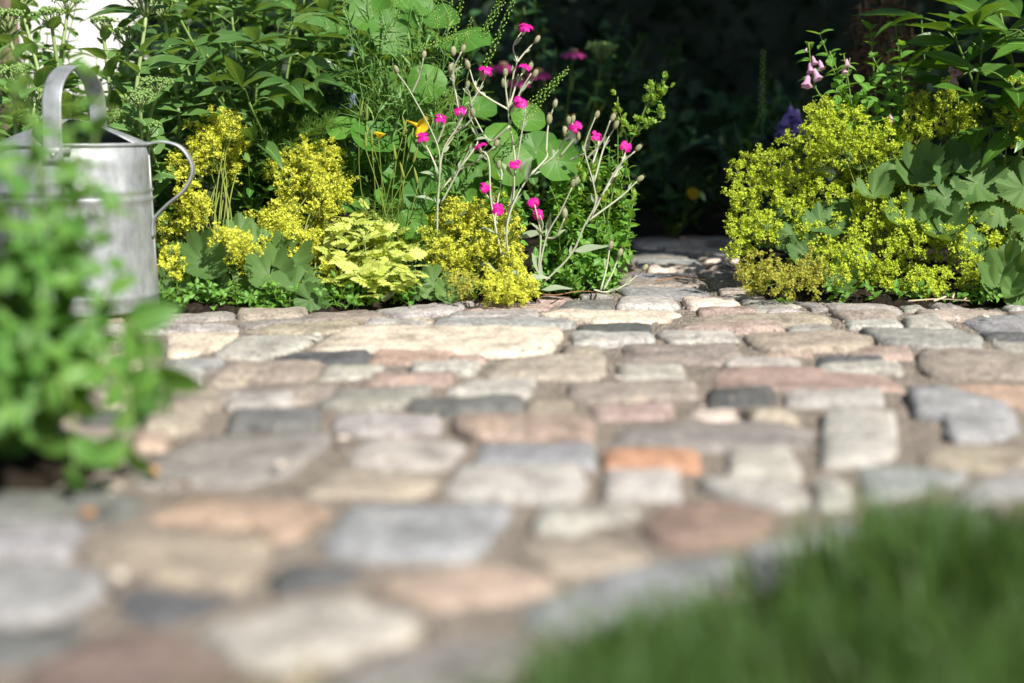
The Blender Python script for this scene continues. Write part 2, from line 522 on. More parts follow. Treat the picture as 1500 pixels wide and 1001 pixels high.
def pinnate_leaf():
    """feverfew: a midrib with toothed lobes to both sides"""
    g = Geo()
    V, F, UV = blade(lance(0.045, 0.3), 0.1, 0.12, 6)
    g.add(V, F, 0, UV)
    for k, t in enumerate((0.22, 0.42, 0.60, 0.76)):
        ln = (0.36, 0.40, 0.32, 0.22)[k]
        for s in (-1, 1):
            m = frame((0, t, -0.12 * t * t), (s * 0.85, 0.55, 0.12), (0, 0, 1), ln)
            V, F, UV = blade(lambda q: 0.30 * max(0.04, math.sin(math.pi * min(1, (q + 0.12) ** 0.9)) ** 0.7), 0.15, 0.15, 7, teeth=1, toothd=0.22)
            g.add(V, F, 0, UV, m)
    m = frame((0, 0.80, -0.08), (0, 1, -0.1), (0, 0, 1), 0.32)
    V, F, UV = blade(lambda q: 0.36 * max(0.04, math.sin(math.pi * min(1, (q + 0.1) ** 0.8)) ** 0.7), 0.15, 0.2, 7, teeth=1, toothd=0.24)
    g.add(V, F, 0, UV, m)
    return g.V, g.F, g.UV
def feather_leaf(seed):
    r = random.Random(seed)
    g = Geo()
    main = [Vector((0, t, -0.25 * t * t + 0.1 * t)) for t in (0, .25, .5, .75, 1)]
    g.add(*tube(main, 0.008, 0.003, 3))
    for k in range(9):
        t = 0.18 + 0.085 * k
        for s in (-1, 1):
            p = Vector((0, t, -0.25 * t * t + 0.1 * t))
            d = Vector((s * 0.8, 0.6, r.uniform(-.3, .5))).normalized()
            ln = 0.42 * (1.1 - t) + 0.12
            e = p + d * ln
            g.add(*tube([p, e], 0.006, 0.002, 3))
            for _ in range(2):
                q = p + d * ln * r.uniform(.3, .8)
                g.add(*tube([q, q + Vector((s * r.uniform(.1, .6), r.uniform(.2, .9), r.uniform(-.4, .5))).normalized() * 0.16], 0.005, 0.002, 3))
    return g.V, g.F, g.UV

SH = {}
def shapes(name, mat, builders):
    """several variants of one leaf, each a shared mesh; arrays kept for joined masses"""
    SH[name] = []
    for V, F, UV in builders:
        SH[name].append((to_mesh(name, V, F, mat, UV), np.array([tuple(v) for v in V]), F, np.array(UV), mat))
shapes('peony', 'peony', [blade(lance(0.115 + 0.015 * k, 0.45), 0.45, a, 10, 0.014) for k, a in enumerate((0.10, 0.28, 0.45, 0.2))])
shapes('peony_r', 'peony_r', [blade(lance(0.135 + 0.02 * k, 0.45), 0.35, a, 10, 0.012) for k, a in enumerate((0.10, 0.25, 0.42, 0.05))])
shapes('sedum', 'sedum', [blade(ovate(0.26), 0.25, a, 9, 0.02, 1, 0.05) for a in (0.05, 0.22, 0.35)])
shapes('herb', 'herb', [blade(ovate(0.30), 0.3, a, 7) for a in (0.05, 0.25, 0.4)])
shapes('fore', 'fore', [blade(ovate(0.31), 0.28, a, 8, 0.01, 1, 0.04) for a in (0.05, 0.25, 0.45)])
shapes('fill', 'fill', [blade(ovate(0.25), 0.28, a, 7) for a in (0.1, 0.3)])
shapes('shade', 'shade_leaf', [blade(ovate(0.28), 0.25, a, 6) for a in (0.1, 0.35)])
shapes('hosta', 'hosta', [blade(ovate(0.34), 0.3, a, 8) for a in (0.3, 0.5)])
shapes('silver', 'silver', [blade(lance(0.15, 0.5), 0.3, a, 8, 0.02) for a in (0.05, 0.35, -0.15)])
shapes('linear', 'linear', [blade(lance(0.045, 0.4), 0.4, a, 6, sec=1) for a in (0.15, 0.5, -0.2)])
shapes('mantle', 'mantle', [lobed_fan(9, 5, 10, p, c) for p, c in ((0.07, 0.25), (0.10, 0.6), (0.06, -0.3), (0.08, -0.6), (0.09, 0.9))])
shapes('nasturtium', 'nasturtium', [shield(36, 4, c, wv) for c, wv in ((0.15, 0.03), (0.35, 0.05), (-0.3, 0.06), (0.6, 0.08), (-0.1, 0.10))])
shapes('feverfew', 'feverfew', [pinnate_leaf()])
shapes('feather', 'feather', [feather_leaf(k) for k in range(3)])
shapes('brown', 'brown_leaf', [blade(ovate(0.25), 0.4, 0.5, 5)])
shapes('tree', 'tree_leaf', [blade(ovate(0.30), 0.2, 0.25, 4, sec=1)])
shapes('hedge', 'hedge', [blade(ovate(0.28), 0.2, 0.2, 3, sec=1)])

def petal_ring(n, ln, wd, tilt, notch=0.0, cup=0.1):
    g = Geo()
    for k in range(n):
        a = 2 * math.pi * k / n
        d = Vector((math.cos(a) * math.cos(tilt), math.sin(a) * math.cos(tilt), math.sin(tilt)))
        V, F, UV = blade(lambda t: wd * max(0.08, math.sin(math.pi * min(1, (t * 0.86) ** 1.3 + 0.02)) ** 0.6) if t < .9 else wd * 0.62, cup, 0.25, 6)
        V = [(x, y - (notch * (1 - abs(x) / wd) if i >= len(V) - 5 else 0), z) for i, (x, y, z) in enumerate(V)]
        g.add(V, F, 0, UV, frame((0, 0, 0), d, (0, 0, 1), ln))
    return g
def blob(rx, rz, seg=7, rings=5, z0=0.0, top=1.0):
    V, F = [], []
    for r in range(rings + 1):
        ph = math.pi * r / rings * top
        for k in range(seg):
            a = 2 * math.pi * k / seg
            V.append((rx * math.sin(ph) * math.cos(a), rx * math.sin(ph) * math.sin(a), z0 + rz * (1 - math.cos(ph)) / 2))
    for r in range(rings):
        for k in range(seg):
            k2 = (k + 1) % seg
            F.append((r * seg + k, r * seg + k2, (r + 1) * seg + k2, (r + 1) * seg + k))
    return V, F

# campion flower (z = facing), calyx below; campion seed pod
def campion_flower(seed):
    r = random.Random(seed)
    g = Geo()
    for k in range(5):
        a = 2 * math.pi * k / 5 + r.uniform(-.15, .15)
        tl = R(r.uniform(-12, 32))
        d = Vector((math.cos(a) * math.cos(tl), math.sin(a) * math.cos(tl), math.sin(tl)))
        wd = r.uniform(.38, .48)
        V, F, UV = blade(lambda t: wd * (max(0.08, math.sin(math.pi * min(1, (t * 0.86) ** 1.3 + 0.02)) ** 0.6) if t < .9 else 0.62), r.uniform(-.2, .3), r.uniform(.1, .8), 7, 0.06)
        V = [(x, y - (.12 * (1 - abs(x) / wd) if i >= len(V) - 5 else 0), z) for i, (x, y, z) in enumerate(V)]
        g.add(V, F, 0, UV, frame((0, 0, 0), d, (0, 0, 1), 0.0112 * r.uniform(.85, 1.1)))
    V, F = blob(0.0032, 0.015, 7, 5, -0.0155)
    g.add(V, F, 1)
    V, F = blob(0.0013, 0.0015, 6, 3, 0.0003)
    g.add(V, F, 2)
    return g.mesh('flower', ['magenta', 'silver_stem', 'rosy'])
def campion_pod():
    g = Geo()
    V, F = blob(0.0048, 0.017, 8, 6, -0.001)
    V = [(x * (1 + 0.10 * math.cos(5 * math.atan2(y, x))), y * (1 + 0.10 * math.cos(5 * math.atan2(y, x))), z) for x, y, z in V]
    g.add(V, F, 0)
    for k in range(7):
        a = k * 0.9
        d = Vector((math.cos(a) * 0.7, math.sin(a) * 0.7, 0.8)).normalized()
        V, F, UV = blade(lance(0.16, 0.3), 0.3, 0.4, 4)
        g.add(V, F, 1, UV, frame((0, 0, 0.0145), d, (0, 0, 1), U(0.005, 0.008)))
    return g.mesh('seed_pod', ['pod', 'dry'])
FLOWER_M = [campion_flower(k) for k in range(6)]
POD_M = [campion_pod() for _ in range(3)]

# lady's mantle flower sprays
def mantle_spray(seed, flowermat='mantle_flower', dens=1.0):
    r = random.Random(seed)
    g = Geo()
    rv = lambda s: Vector((r.uniform(-s, s), r.uniform(-s, s), r.uniform(-s, s)))
    def floret(p, s):
        d = (rv(1) + Vector((0, 0, 0.8))).normalized()
        x = d.orthogonal().normalized()
        y = d.cross(x)
        c = p + d * s * 0.1
        for k in range(4):
            a = k * math.pi / 2 + r.random()
            e = x * math.cos(a) + y * math.sin(a)
            f_ = x * math.cos(a + 0.6) + y * math.sin(a + 0.6)
            h_ = x * math.cos(a - 0.6) + y * math.sin(a - 0.6)
            g.add([c - d * s * 0.25, c + h_ * s * 0.55 + d * s * .1, c + e * s + d * s * 0.3, c + f_ * s * 0.55 + d * s * .1], [(0, 1, 2, 3)], 0)
    main = [Vector((0, 0, 0)), Vector((r.uniform(-.004, .004), r.uniform(-.004, .004), .022)), Vector((r.uniform(-.008, .008), r.uniform(-.008, .008), .044))]
    g.add(*tube(main, 0.0009, 0.0006, 4), 1)
    heads = []
    nb = r.randint(6, 8)
    for k in range(nb):
        t = 0.25 + 0.75 * k / (nb - 1)
        p = main[0].lerp(main[2], t)
        a = k * 2.4 + r.random()
        d = Vector((math.cos(a), math.sin(a), r.uniform(.5, 1.1))).normalized()
        ln = r.uniform(.012, .022) * (1.25 - 0.5 * t)
        e = p + d * ln
        g.add(*tube([p, e], 0.0006, 0.0004, 3), 1)
        heads.append(e)
        for _ in range(2):
            b = p.lerp(e, r.uniform(.5, .8)) + rv(.007) + Vector((0, 0, .003))
            g.add(*tube([p.lerp(e, .5), b], 0.0005, 0.0003, 3), 1)
            heads.append(b)
    for h in heads:
        for _ in range(int(r.randint(10, 14) * dens)):
            o = Vector((r.gauss(0, 1), r.gauss(0, 1), r.gauss(0, 0.8))) * 0.0025
            floret(h + o, r.uniform(.0018, .0028))
    return g.mesh('flower_spray', [flowermat, 'mantle_stem'], smooth=False)
SPRAY = [mantle_spray(k) for k in range(7)]
SPRAY_Y = [mantle_spray(20 + k, 'mantle_yellow') for k in range(6)]
SPRAY_OLD = [mantle_spray(50 + k, 'mantle_old', 0.8) for k in range(3)]

# stonecrop bud head (a broad domed cluster)
def bud_head(seed):
    r = random.Random(seed)
    g = Geo()
    for k in range(13):
        a, q = k * 2.4, 0.026 * math.sqrt(k / 13)
        e = Vector((q * math.cos(a), q * math.sin(a), 0.028 - 9 * q * q))
        g.add(*tube([Vector((0, 0, 0)), e], 0.0016, 0.001, 4), 1)
        for _ in range(10):
            o = Vector((r.gauss(0, 1), r.gauss(0, 1), r.gauss(0, .6))) * 0.0036
            V, F = blob(r.uniform(.0018, .0028), r.uniform(.0038, .0052), 5, 3)
            g.add(V, F, 0, None, Matrix.Translation(e + o))
    return g.mesh('bud_head', ['sedum_bud', 'sedum_stem'])
BUD = [bud_head(k) for k in range(3)]
def bell(c='pink'):
    V, F = [], []
    prof = [(0.0012, 0), (0.003, .003), (0.0055, .010), (0.0062, .018), (0.0085, .024), (0.0105, .027)]
    s = 10
    for rr, z in prof:
        for k in range(s):
            a = 2 * math.pi * k / s
            q = rr * (1 + (0.18 * math.cos(5 * a) if z > .02 else 0))
            V.append((q * math.cos(a), q * math.sin(a), z))
    for r_ in range(len(prof) - 1):
        for k in range(s):
            k2 = (k + 1) % s
            F.append((r_ * s + k, r_ * s + k2, (r_ + 1) * s + k2, (r_ + 1) * s + k))
    g = Geo().add(V, F, 0)
    for k in range(5):
        a = k * 2 * math.pi / 5
        VV, FF, UV = blade(lance(.2, .4), .2, .1, 4)
        g.add(VV, FF, 1, UV, frame((0, 0, -0.001), (math.cos(a), math.sin(a), .8), (0, 0, 1), .007))
    return g.mesh('bell_flower', [c, 'green_stem'])
BELL = {c: bell(c) for c in ('pink', 'violet')}

# ------------------------------------------------------------------ plant class
NLEAF = 280
class Plant:
    def __init__(self, name, base, label, cat='plant', group=None):
        self.root = empty(name, Vector(base), label, cat, group)
        self.leaves = []
    def stem(self, pts, r0=0.0018, r1=0.001, mat='green_stem', name='stem', sides=5, n=5):
        q = catmull(pts, n)
        loc = [p - self.root.location for p in q]
        V, F = tube(loc, r0, r1, sides)
        return link(name, to_mesh(name, V, F, mat), self.root), q
    def put(self, me, pos, axis, name, scale=1.0, spin=None):
        """object whose +z points along axis"""
        q = Vector(axis).normalized().to_track_quat('Z', 'Y').to_matrix().to_4x4()
        m = Matrix.Translation(pos) @ q @ Matrix.Rotation(U(0, 6.28) if spin is None else spin, 4, 'Z') @ Matrix.Diagonal((scale,) * 3 + (1,))
        return link(name, me, self.root, m)
    def leaf(self, kind, pos, d, up, size, roll=0.0, name='leaf'):
        self.leaves.append((kind, random.randrange(len(SH[kind])), frame(pos, d, up, size, roll), size, name))
    def along(self, q, kind, s0, s1, gap, t0=0.1, t1=1.0, ang=60, mode='alt', jit=0.25, per=1):
        """leaves up a stem; sizes from s0 (low) to s1 (tip)"""
        L = [0.0]
        for a, b in zip(q, q[1:]):
            L.append(L[-1] + (b - a).length)
        s = L[-1] * t0
        phi = U(0, 6.28)
        k = 0
        while s < L[-1] * t1:
            i = max(0, min(len(q) - 2, next((j for j in range(len(L) - 1) if L[j + 1] >= s), len(q) - 2)))
            f = (s - L[i]) / max(1e-6, L[i + 1] - L[i])
            p = q[i].lerp(q[i + 1], f)
            tg = (q[i + 1] - q[i]).normalized()
            ox = tg.orthogonal().normalized()
            oy = tg.cross(ox)
            t = s / L[-1]
            sz = (s0 + (s1 - s0) * t) * U(.75, 1.2)
            angs = [phi] if mode == 'alt' else [phi, phi + math.pi]
            for a in angs:
                for _ in range(per):
                    a2 = a + U(-jit, jit)
                    rad = ox * math.cos(a2) + oy * math.sin(a2)
                    an = R(ang + U(-18, 18))
                    d = tg * math.cos(an) + rad * math.sin(an) + UZ * U(-.15, .1)
                    up = tg * 0.8 + UZ * 0.6 + Vector((U(-jit, jit), U(-jit, jit) - 0.15, 0))
                    self.leaf(kind, p, d, up, sz, U(-.3, .3))
            phi += 2.4 if mode == 'alt' else math.pi / 2
            s += gap * U(.8, 1.25)
            k += 1
    def finish(self, limit=NLEAF, massname='foliage'):
        """the leaves that show largest are objects of their own, the rest one joined mass"""
        cp = cam.location
        self.leaves.sort(key=lambda e: -(e[3] / (e[2].translation - cp).length) + 0.004 * (e[2].translation - cp).length)
        own, rest = self.leaves[:limit], self.leaves[limit:]
        for kind, v, m, s, nm in own:
            link(nm, SH[kind][v][0], self.root, m)
        by = {}
        for e in rest:
            by.setdefault(SH[e[0]][0][4], []).append(e)
        for mat, es in by.items():
            mass(massname, es, self.root)
        return self.root
def mass(name, entries, parent):
    Vs, Fs, UVs, o = [], [], [], 0
    off = np.array(parent.location) if parent is not None else np.zeros(3)
    for kind, v, m, s, nm in entries:
        _, A, F, UVa, mat = SH[kind][v]
        mm = np.array(m)
        Vs.append(A @ mm[:3, :3].T + mm[:3, 3] - off)
        Fs.extend([tuple(i + o for i in f) for f in F])
        UVs.append(UVa)
        o += len(A)
    me = to_mesh(name, np.vstack(Vs), Fs, SH[entries[0][0]][0][4], np.vstack(UVs))
    ob = link(name, me, parent)
    ob['kind'] = 'stuff'
    return ob
def rdir(zmin=-1, zmax=1):
    a, z = U(0, 6.28), U(zmin, zmax)
    q = math.sqrt(max(0, 1 - z * z))
    return Vector((q * math.cos(a), q * math.sin(a), z))
#STRUCTURE
# ================================================================== THE SETTING
def struct(name, me, parent=None):
    o = link(name, me, parent)
    o['kind'] = 'structure'
    return o
def wn(x, y, s, seed=0.0):
    return mnoise.noise(Vector((x * s + seed, y * s - seed, seed * 0.7)))
gx = 120
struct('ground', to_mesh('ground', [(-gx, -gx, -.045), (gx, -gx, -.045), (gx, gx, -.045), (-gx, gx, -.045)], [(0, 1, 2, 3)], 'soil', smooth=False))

def inside(p, poly):
    x, y = p[0], p[1]
    c = False
    n = len(poly)
    for i in range(n):
        x1, y1 = poly[i][0], poly[i][1]
        x2, y2 = poly[i - 1][0], poly[i - 1][1]
        if (y1 > y) != (y2 > y) and x < (x2 - x1) * (y - y1) / (y2 - y1) + x1:
            c = not c
    return c
def seg_dist(p, poly):
    best = 9
    n = len(poly)
    for i in range(n):
        ax, ay = poly[i - 1][0], poly[i - 1][1]
        bx, by = poly[i][0], poly[i][1]
        dx, dy = bx - ax, by - ay
        t = max(0, min(1, ((p[0] - ax) * dx + (p[1] - ay) * dy) / (dx * dx + dy * dy + 1e-12)))
        best = min(best, math.hypot(p[0] - ax - t * dx, p[1] - ay - t * dy))
    return best

# outlines on the ground, read from the photograph
LEFT_EDGE = [G(*q) for q in ((-60, 462), (80, 462), (245, 457), (450, 453), (545, 450), (640, 442), (700, 438), (790, 437), (895, 431), (915, 415), (928, 396), (935, 384))]
RIGHT_EDGE = [G(*q) for q in ((1075, 384), (1078, 412), (1100, 432), (1200, 438), (1350, 445), (1500, 447), (1620, 448))]
LAWN_EDGE = [G(*q) for q in ((560, 1075), (660, 1035), (830, 970), (985, 915), (1110, 850), (1290, 795), (1500, 765), (1700, 745))]
le, re_, la = LEFT_EDGE, RIGHT_EDGE, LAWN_EDGE
left_bed = [(-3.0, le[0].y)] + [(p.x, p.y) for p in le] + [(.30, 3.4), (-.1, 4.9), (-3.0, 4.9)]
right_bed = [(p.x, p.y) for p in re_] + [(3.2, re_[-1].y), (3.2, 4.9), (.5, 4.9), (.52, 3.4)]
lawn = [(p.x, p.y) for p in la] + [(2.6, 1.0), (2.6, -1.2), (-.6, -1.2), (-.25, .45)]
pocket = [(G(x, y).x, G(x, y).y) for x, y in ((-120, 722), (60, 712), (135, 690), (150, 655), (90, 632), (-120, 628))]

def bed(name, poly, step, hfun, mat):
    xs = [p[0] for p in poly]
    ys = [p[1] for p in poly]
    idx, V, F = {}, [], []
    nx, ny = int((max(xs) - min(xs)) / step) + 1, int((max(ys) - min(ys)) / step) + 1
    def vid(i, j):
        if (i, j) not in idx:
            x, y = min(xs) + i * step, min(ys) + j * step
            d = seg_dist((x, y), poly)
            ins = inside((x, y), poly)
            idx[(i, j)] = len(V)
            V.append((x, y, hfun(x, y, d) if ins else -0.035))
        return idx[(i, j)]
    for i in range(nx):
        for j in range(ny):
            cs = [(i, j), (i + 1, j), (i + 1, j + 1), (i, j + 1)]
            if any(inside((min(xs) + a * step, min(ys) + b * step), poly) for a, b in cs):
                F.append(tuple(vid(*c) for c in cs))
    return struct(name, to_mesh(name, V, F, mat))
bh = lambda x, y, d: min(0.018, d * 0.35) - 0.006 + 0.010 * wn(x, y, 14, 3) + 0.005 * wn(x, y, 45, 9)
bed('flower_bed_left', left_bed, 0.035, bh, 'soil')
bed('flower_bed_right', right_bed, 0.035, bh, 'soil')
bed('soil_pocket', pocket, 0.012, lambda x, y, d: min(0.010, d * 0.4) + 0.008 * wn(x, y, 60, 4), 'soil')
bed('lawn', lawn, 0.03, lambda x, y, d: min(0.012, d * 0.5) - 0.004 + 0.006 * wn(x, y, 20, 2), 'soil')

# path bed: sand between the stones
V, F = [], []
x0, x1, y0, y1, st = -1.6, 2.4, 0.25, 3.3, 0.02
nx, ny = int((x1 - x0) / st), int((y1 - y0) / st)
for j in range(ny + 1):
    for i in range(nx + 1):
        x, y = x0 + i * st, y0 + j * st
        V.append((x, y, -0.0068 + 0.0025 * wn(x, y, 22, 1) + 0.003 * wn(x, y, 70, 5)))
for j in range(ny):
    for i in range(nx):
        a = j * (nx + 1) + i
        F.append((a, a + 1, a + nx + 2, a + nx + 1))
path = struct('path', to_mesh('path', V, F, 'sand'))

COL = dict(c=(0.76, 0.665, 0.56), s=(0.54, 0.475, 0.40), g=(0.41, 0.40, 0.375), w=(0.60, 0.58, 0.55), b=(0.43, 0.44, 0.455),
           d=(0.165, 0.175, 0.178), p=(0.54, 0.425, 0.375), o=(0.66, 0.385, 0.25), q=(0.60, 0.455, 0.355), t=(0.43, 0.38, 0.335), k=(0.33, 0.245, 0.215), n=(0.235, 0.245, 0.24))
# each traced stone: colour letter and its outline in the photograph
TR = '''
g 245 457 345 454 340 463 235 468|s 350 454 450 452 445 462 352 465|t 455 452 540 450 572 461 535 465 450 467|w 550 450 640 443 695 439 662 455 580 462
p 702 440 775 440 812 443 800 450 676 455|n 826 441 898 438 900 449 816 451|w 910 434 985 437 995 449 903 450|c 1000 435 1074 436 1085 446 1008 448
g 1085 436 1146 437 1178 446 1102 454|g 1160 440 1200 441 1215 449 1190 450|w 1205 442 1310 446 1318 455 1225 454|g 1316 445 1350 446 1360 451 1325 453
s 1340 453 1468 453 1478 462 1368 464|t 1476 455 1540 455 1540 465 1484 464|c 246 484 352 483 330 500 285 515 246 519|w 205 471 345 468 352 480 200 482
g 348 471 452 464 462 468 452 470 372 476|s 362 482 400 474 530 467 515 481 470 485|w 540 469 622 471 628 477 532 477|b 642 467 780 464 842 472 815 481 640 478
w 662 457 785 452 788 461 656 465|c 793 460 818 453 985 453 996 458 975 467 870 470|d 846 474 880 472 952 471 953 485 850 485|p 1022 450 1095 450 1112 456 1024 456
s 1003 467 1026 458 1188 457 1214 466 1205 472 1006 472|w 1122 451 1160 448 1184 455 1122 456|t 1217 456 1310 457 1312 465 1240 465|w 1236 467 1314 467 1324 477 1246 477
w 1322 463 1370 460 1398 477 1330 479|b 1410 467 1430 462 1540 462 1540 482 1442 483|c 522 479 818 484 797 514 745 517 462 507|w 352 490 475 487 442 505 378 524 312 516
d 452 510 543 509 533 526 398 526 402 518|q 552 510 676 511 652 527 542 527|p 657 519 712 519 710 527 657 527|w 838 487 955 488 958 498 842 504
s 728 527 790 519 884 518 884 545 870 549 712 549|t 915 501 1075 500 1086 514 1060 527 915 525|p 1000 474 1140 473 1145 482 1086 484 992 480|w 960 484 1074 483 1084 495 985 498
s 1092 489 1225 487 1274 496 1262 509 1140 511 1106 504|w 1152 475 1215 473 1236 485 1156 485|p 1126 513 1188 512 1192 518 1116 516|w 1066 520 1112 518 1174 522 1172 533 1062 530
d 1196 522 1294 521 1294 529 1196 531|g 1264 480 1400 483 1438 493 1432 510 1357 506 1297 501|w 1452 496 1540 495 1540 518 1466 516|p 1262 509 1332 508 1338 521 1300 525 1240 519
t 1348 513 1450 515 1540 532 1540 551 1372 547 1348 535|q 1462 523 1540 524 1540 529 1462 529|w 1202 534 1318 531 1322 542 1198 545|b 246 523 330 521 323 531 300 538 226 539
w 222 541 296 541 298 552 246 561 220 560|s 334 531 470 527 463 545 445 551 314 550|w 478 530 568 530 553 545 462 552|w 602 532 704 530 690 544 604 544
p 546 548 668 546 654 561 532 562|w 906 531 1000 531 1006 551 906 552|p 1052 535 1180 536 1298 549 1322 564 1240 571 1050 561|t 270 570 480 559 496 568 450 584 234 586
g 494 570 632 565 616 582 545 598 466 590|w 650 575 692 557 784 556 774 574|n 604 582 764 578 762 597 652 602 594 591|w 492 606 560 599 646 607 638 627 530 631 486 622
s 771 581 840 581 843 602 768 604|p 669 608 840 605 868 613 866 639 700 639 670 625|t 836 557 1013 556 1016 579 862 581 832 574|p 864 585 984 584 988 605 872 609
c 1010 594 1078 592 1083 610 1007 608|d 1037 569 1134 568 1135 589 1037 588|w 1148 571 1290 571 1292 589 1152 589|g 907 618 1050 613 1150 616 1186 630 1176 648 1000 654 903 648
o 886 656 1022 656 1026 682 887 684|w 1064 654 1158 652 1176 690 1068 691|w 884 690 994 689 996 724 886 724|b 707 643 868 642 870 677 692 679
w 668 681 845 683 858 702 838 727 682 724 653 714|w 513 660 542 642 660 642 680 647 658 679 600 681 508 672|s 452 690 482 680 636 689 638 702 600 721 442 717|g 198 690 204 671 312 641 478 633 472 650 420 689 350 703 204 703
n 338 601 352 598 468 601 462 624 334 627|w 332 576 430 575 424 591 332 591|s 212 606 303 600 288 624 212 631|p 196 634 250 633 244 650 192 652
t 218 566 318 567 322 590 300 594 217 600|q 1378 566 1402 558 1540 560 1540 597 1476 590|b 1337 589 1333 573 1380 571 1478 593 1492 624 1458 638 1392 638 1381 611 1342 605|w 1203 640 1208 602 1308 602 1315 655 1298 666 1207 678
s 1348 661 1402 652 1500 656 1540 660 1540 675 1440 681 1353 671|b 1253 681 1320 673 1417 686 1398 700 1300 722 1267 722|b 1404 711 1442 698 1540 682 1540 705 1430 733 1390 735|w 1018 699 1100 699 1173 707 1187 734 1150 742 1060 726
w 1187 702 1212 694 1248 706 1249 738 1198 738|n -60 724 188 720 203 736 168 758 -60 758|q 218 755 272 724 440 722 490 739 440 773 400 781 370 764|s 133 800 162 782 350 777 397 791 378 829 340 853 182 833 124 815
b -60 830 30 818 148 832 160 850 80 896 -60 898|d 174 870 192 853 348 864 298 893 230 908 170 890|d 394 831 440 815 556 824 500 844 404 858|w 290 914 420 877 520 870 614 905 588 928 420 966 362 961
n -60 910 60 908 136 894 117 934 40 966 -60 958|k 45 985 152 938 240 929 347 977 396 1002 380 1060 24 1060|b 470 784 518 733 738 735 744 747 688 809 493 810|p 552 855 563 842 700 821 798 833 820 850 740 868 640 882
w 789 741 802 735 936 740 918 754 850 772 784 769|s 760 800 860 781 918 792 954 810 880 832 803 828|k 940 765 962 748 1040 733 1140 749 1108 778 1020 794 963 788|b 766 888 900 832 1050 811 1085 817 1018 878 900 916 784 911
b 1087 810 1182 778 1238 759 1256 771 1150 827 1106 832|g 466 990 640 934 758 918 785 941 720 998 640 1060 448 1060|c 137 521 203 507 208 530 162 543|c 68 537 128 532 133 558 78 563
g 20 500 125 492 118 512 25 518|w 100 480 195 478 190 496 110 492|p 400 988 470 970 440 1000 410 1010|c 140 570 205 566 208 590 150 592
'''
def shrink(poly, d):
    n = len(poly)
    cx = sum(p[0] for p in poly) / n
    cy = sum(p[1] for p in poly) / n
    out = []
    for x, y in poly:
        L = math.hypot(x - cx, y - cy)
        k = max(0.4, 1 - d / L)
        out.append((cx + (x - cx) * k, cy + (y - cy) * k))
    return out
stones = []
for it in TR.replace('\n', '|').split('|'):
    it = it.split()
    if len(it) < 7:
        continue
    q = [float(v) for v in it[1:]]
    stones.append((it[0], [(G(q[i], q[i + 1]).x, G(q[i], q[i + 1]).y) for i in range(0, len(q), 2)]))
ntraced = len(stones)
# the rest of the paving, laid where no traced stone lies and no bed is
occ = [(p, min(a for a, _ in p), max(a for a, _ in p), min(b for _, b in p), max(b for _, b in p)) for _, p in stones]
def clash(poly, gap):
    xs = [a for a, _ in poly]; ys = [b for _, b in poly]
    X0, X1, Y0, Y1 = min(xs) - gap, max(xs) + gap, min(ys) - gap, max(ys) + gap
    pts = []
    n = len(poly)
    for i in range(n):
        for t in (0, .34, .67):
            pts.append((poly[i][0] + (poly[(i + 1) % n][0] - poly[i][0]) * t, poly[i][1] + (poly[(i + 1) % n][1] - poly[i][1]) * t))
    cx, cy = sum(xs) / n, sum(ys) / n
    pts.append((cx, cy))
    for pl, a, b, c, d in occ:
        if a > X1 or b < X0 or c > Y1 or d < Y0:
            continue
        for p in pts:
            if inside(p, pl) or seg_dist(p, pl) < gap:
                return True
        for v in pl:
            if inside(v, poly):
                return True
    return False
beds = (left_bed, right_bed, pocket)
R2 = random.Random(5)
fillers = []
for sx, sy, stp in ((.062, .050, .03), (.045, .038, .022), (.026, .022, .016)):
    y = 0.5
    while y < 3.25:
        half = 0.42 * y + 0.12
        x = -half
        while x < half:
            a, b = sx * R2.uniform(.75, 1.2), sy * R2.uniform(.8, 1.15)
            rot = R2.uniform(-.12, .12)
            pl = [(x + cx * a * R2.uniform(.85, 1.05) - cy * b * rot, y + cy * b * R2.uniform(.85, 1.05) + cx * a * rot) for cx, cy in ((-1, -1), (1, -1), (1, 1), (-1, 1))]
            c0 = (x, y)
            bad = any(inside(v, bd) and seg_dist(v, bd) > 0.02 for bd in beds for v in pl + [c0]) or (inside(c0, lawn) and seg_dist(c0, lawn) > 0.10)
            if not bad and not clash(pl, 0.0035):
                cl = R2.choice('gwwstpbgwsdct' if y > 1.0 else 'gtsgtbn')
                stones.append((cl, pl))
                occ.append((pl, min(a_ for a_, _ in pl), max(a_ for a_, _ in pl), min(b_ for _, b_ in pl), max(b_ for _, b_ in pl)))
                x += sx
            x += stp
        y += stp
R3 = random.Random(8)
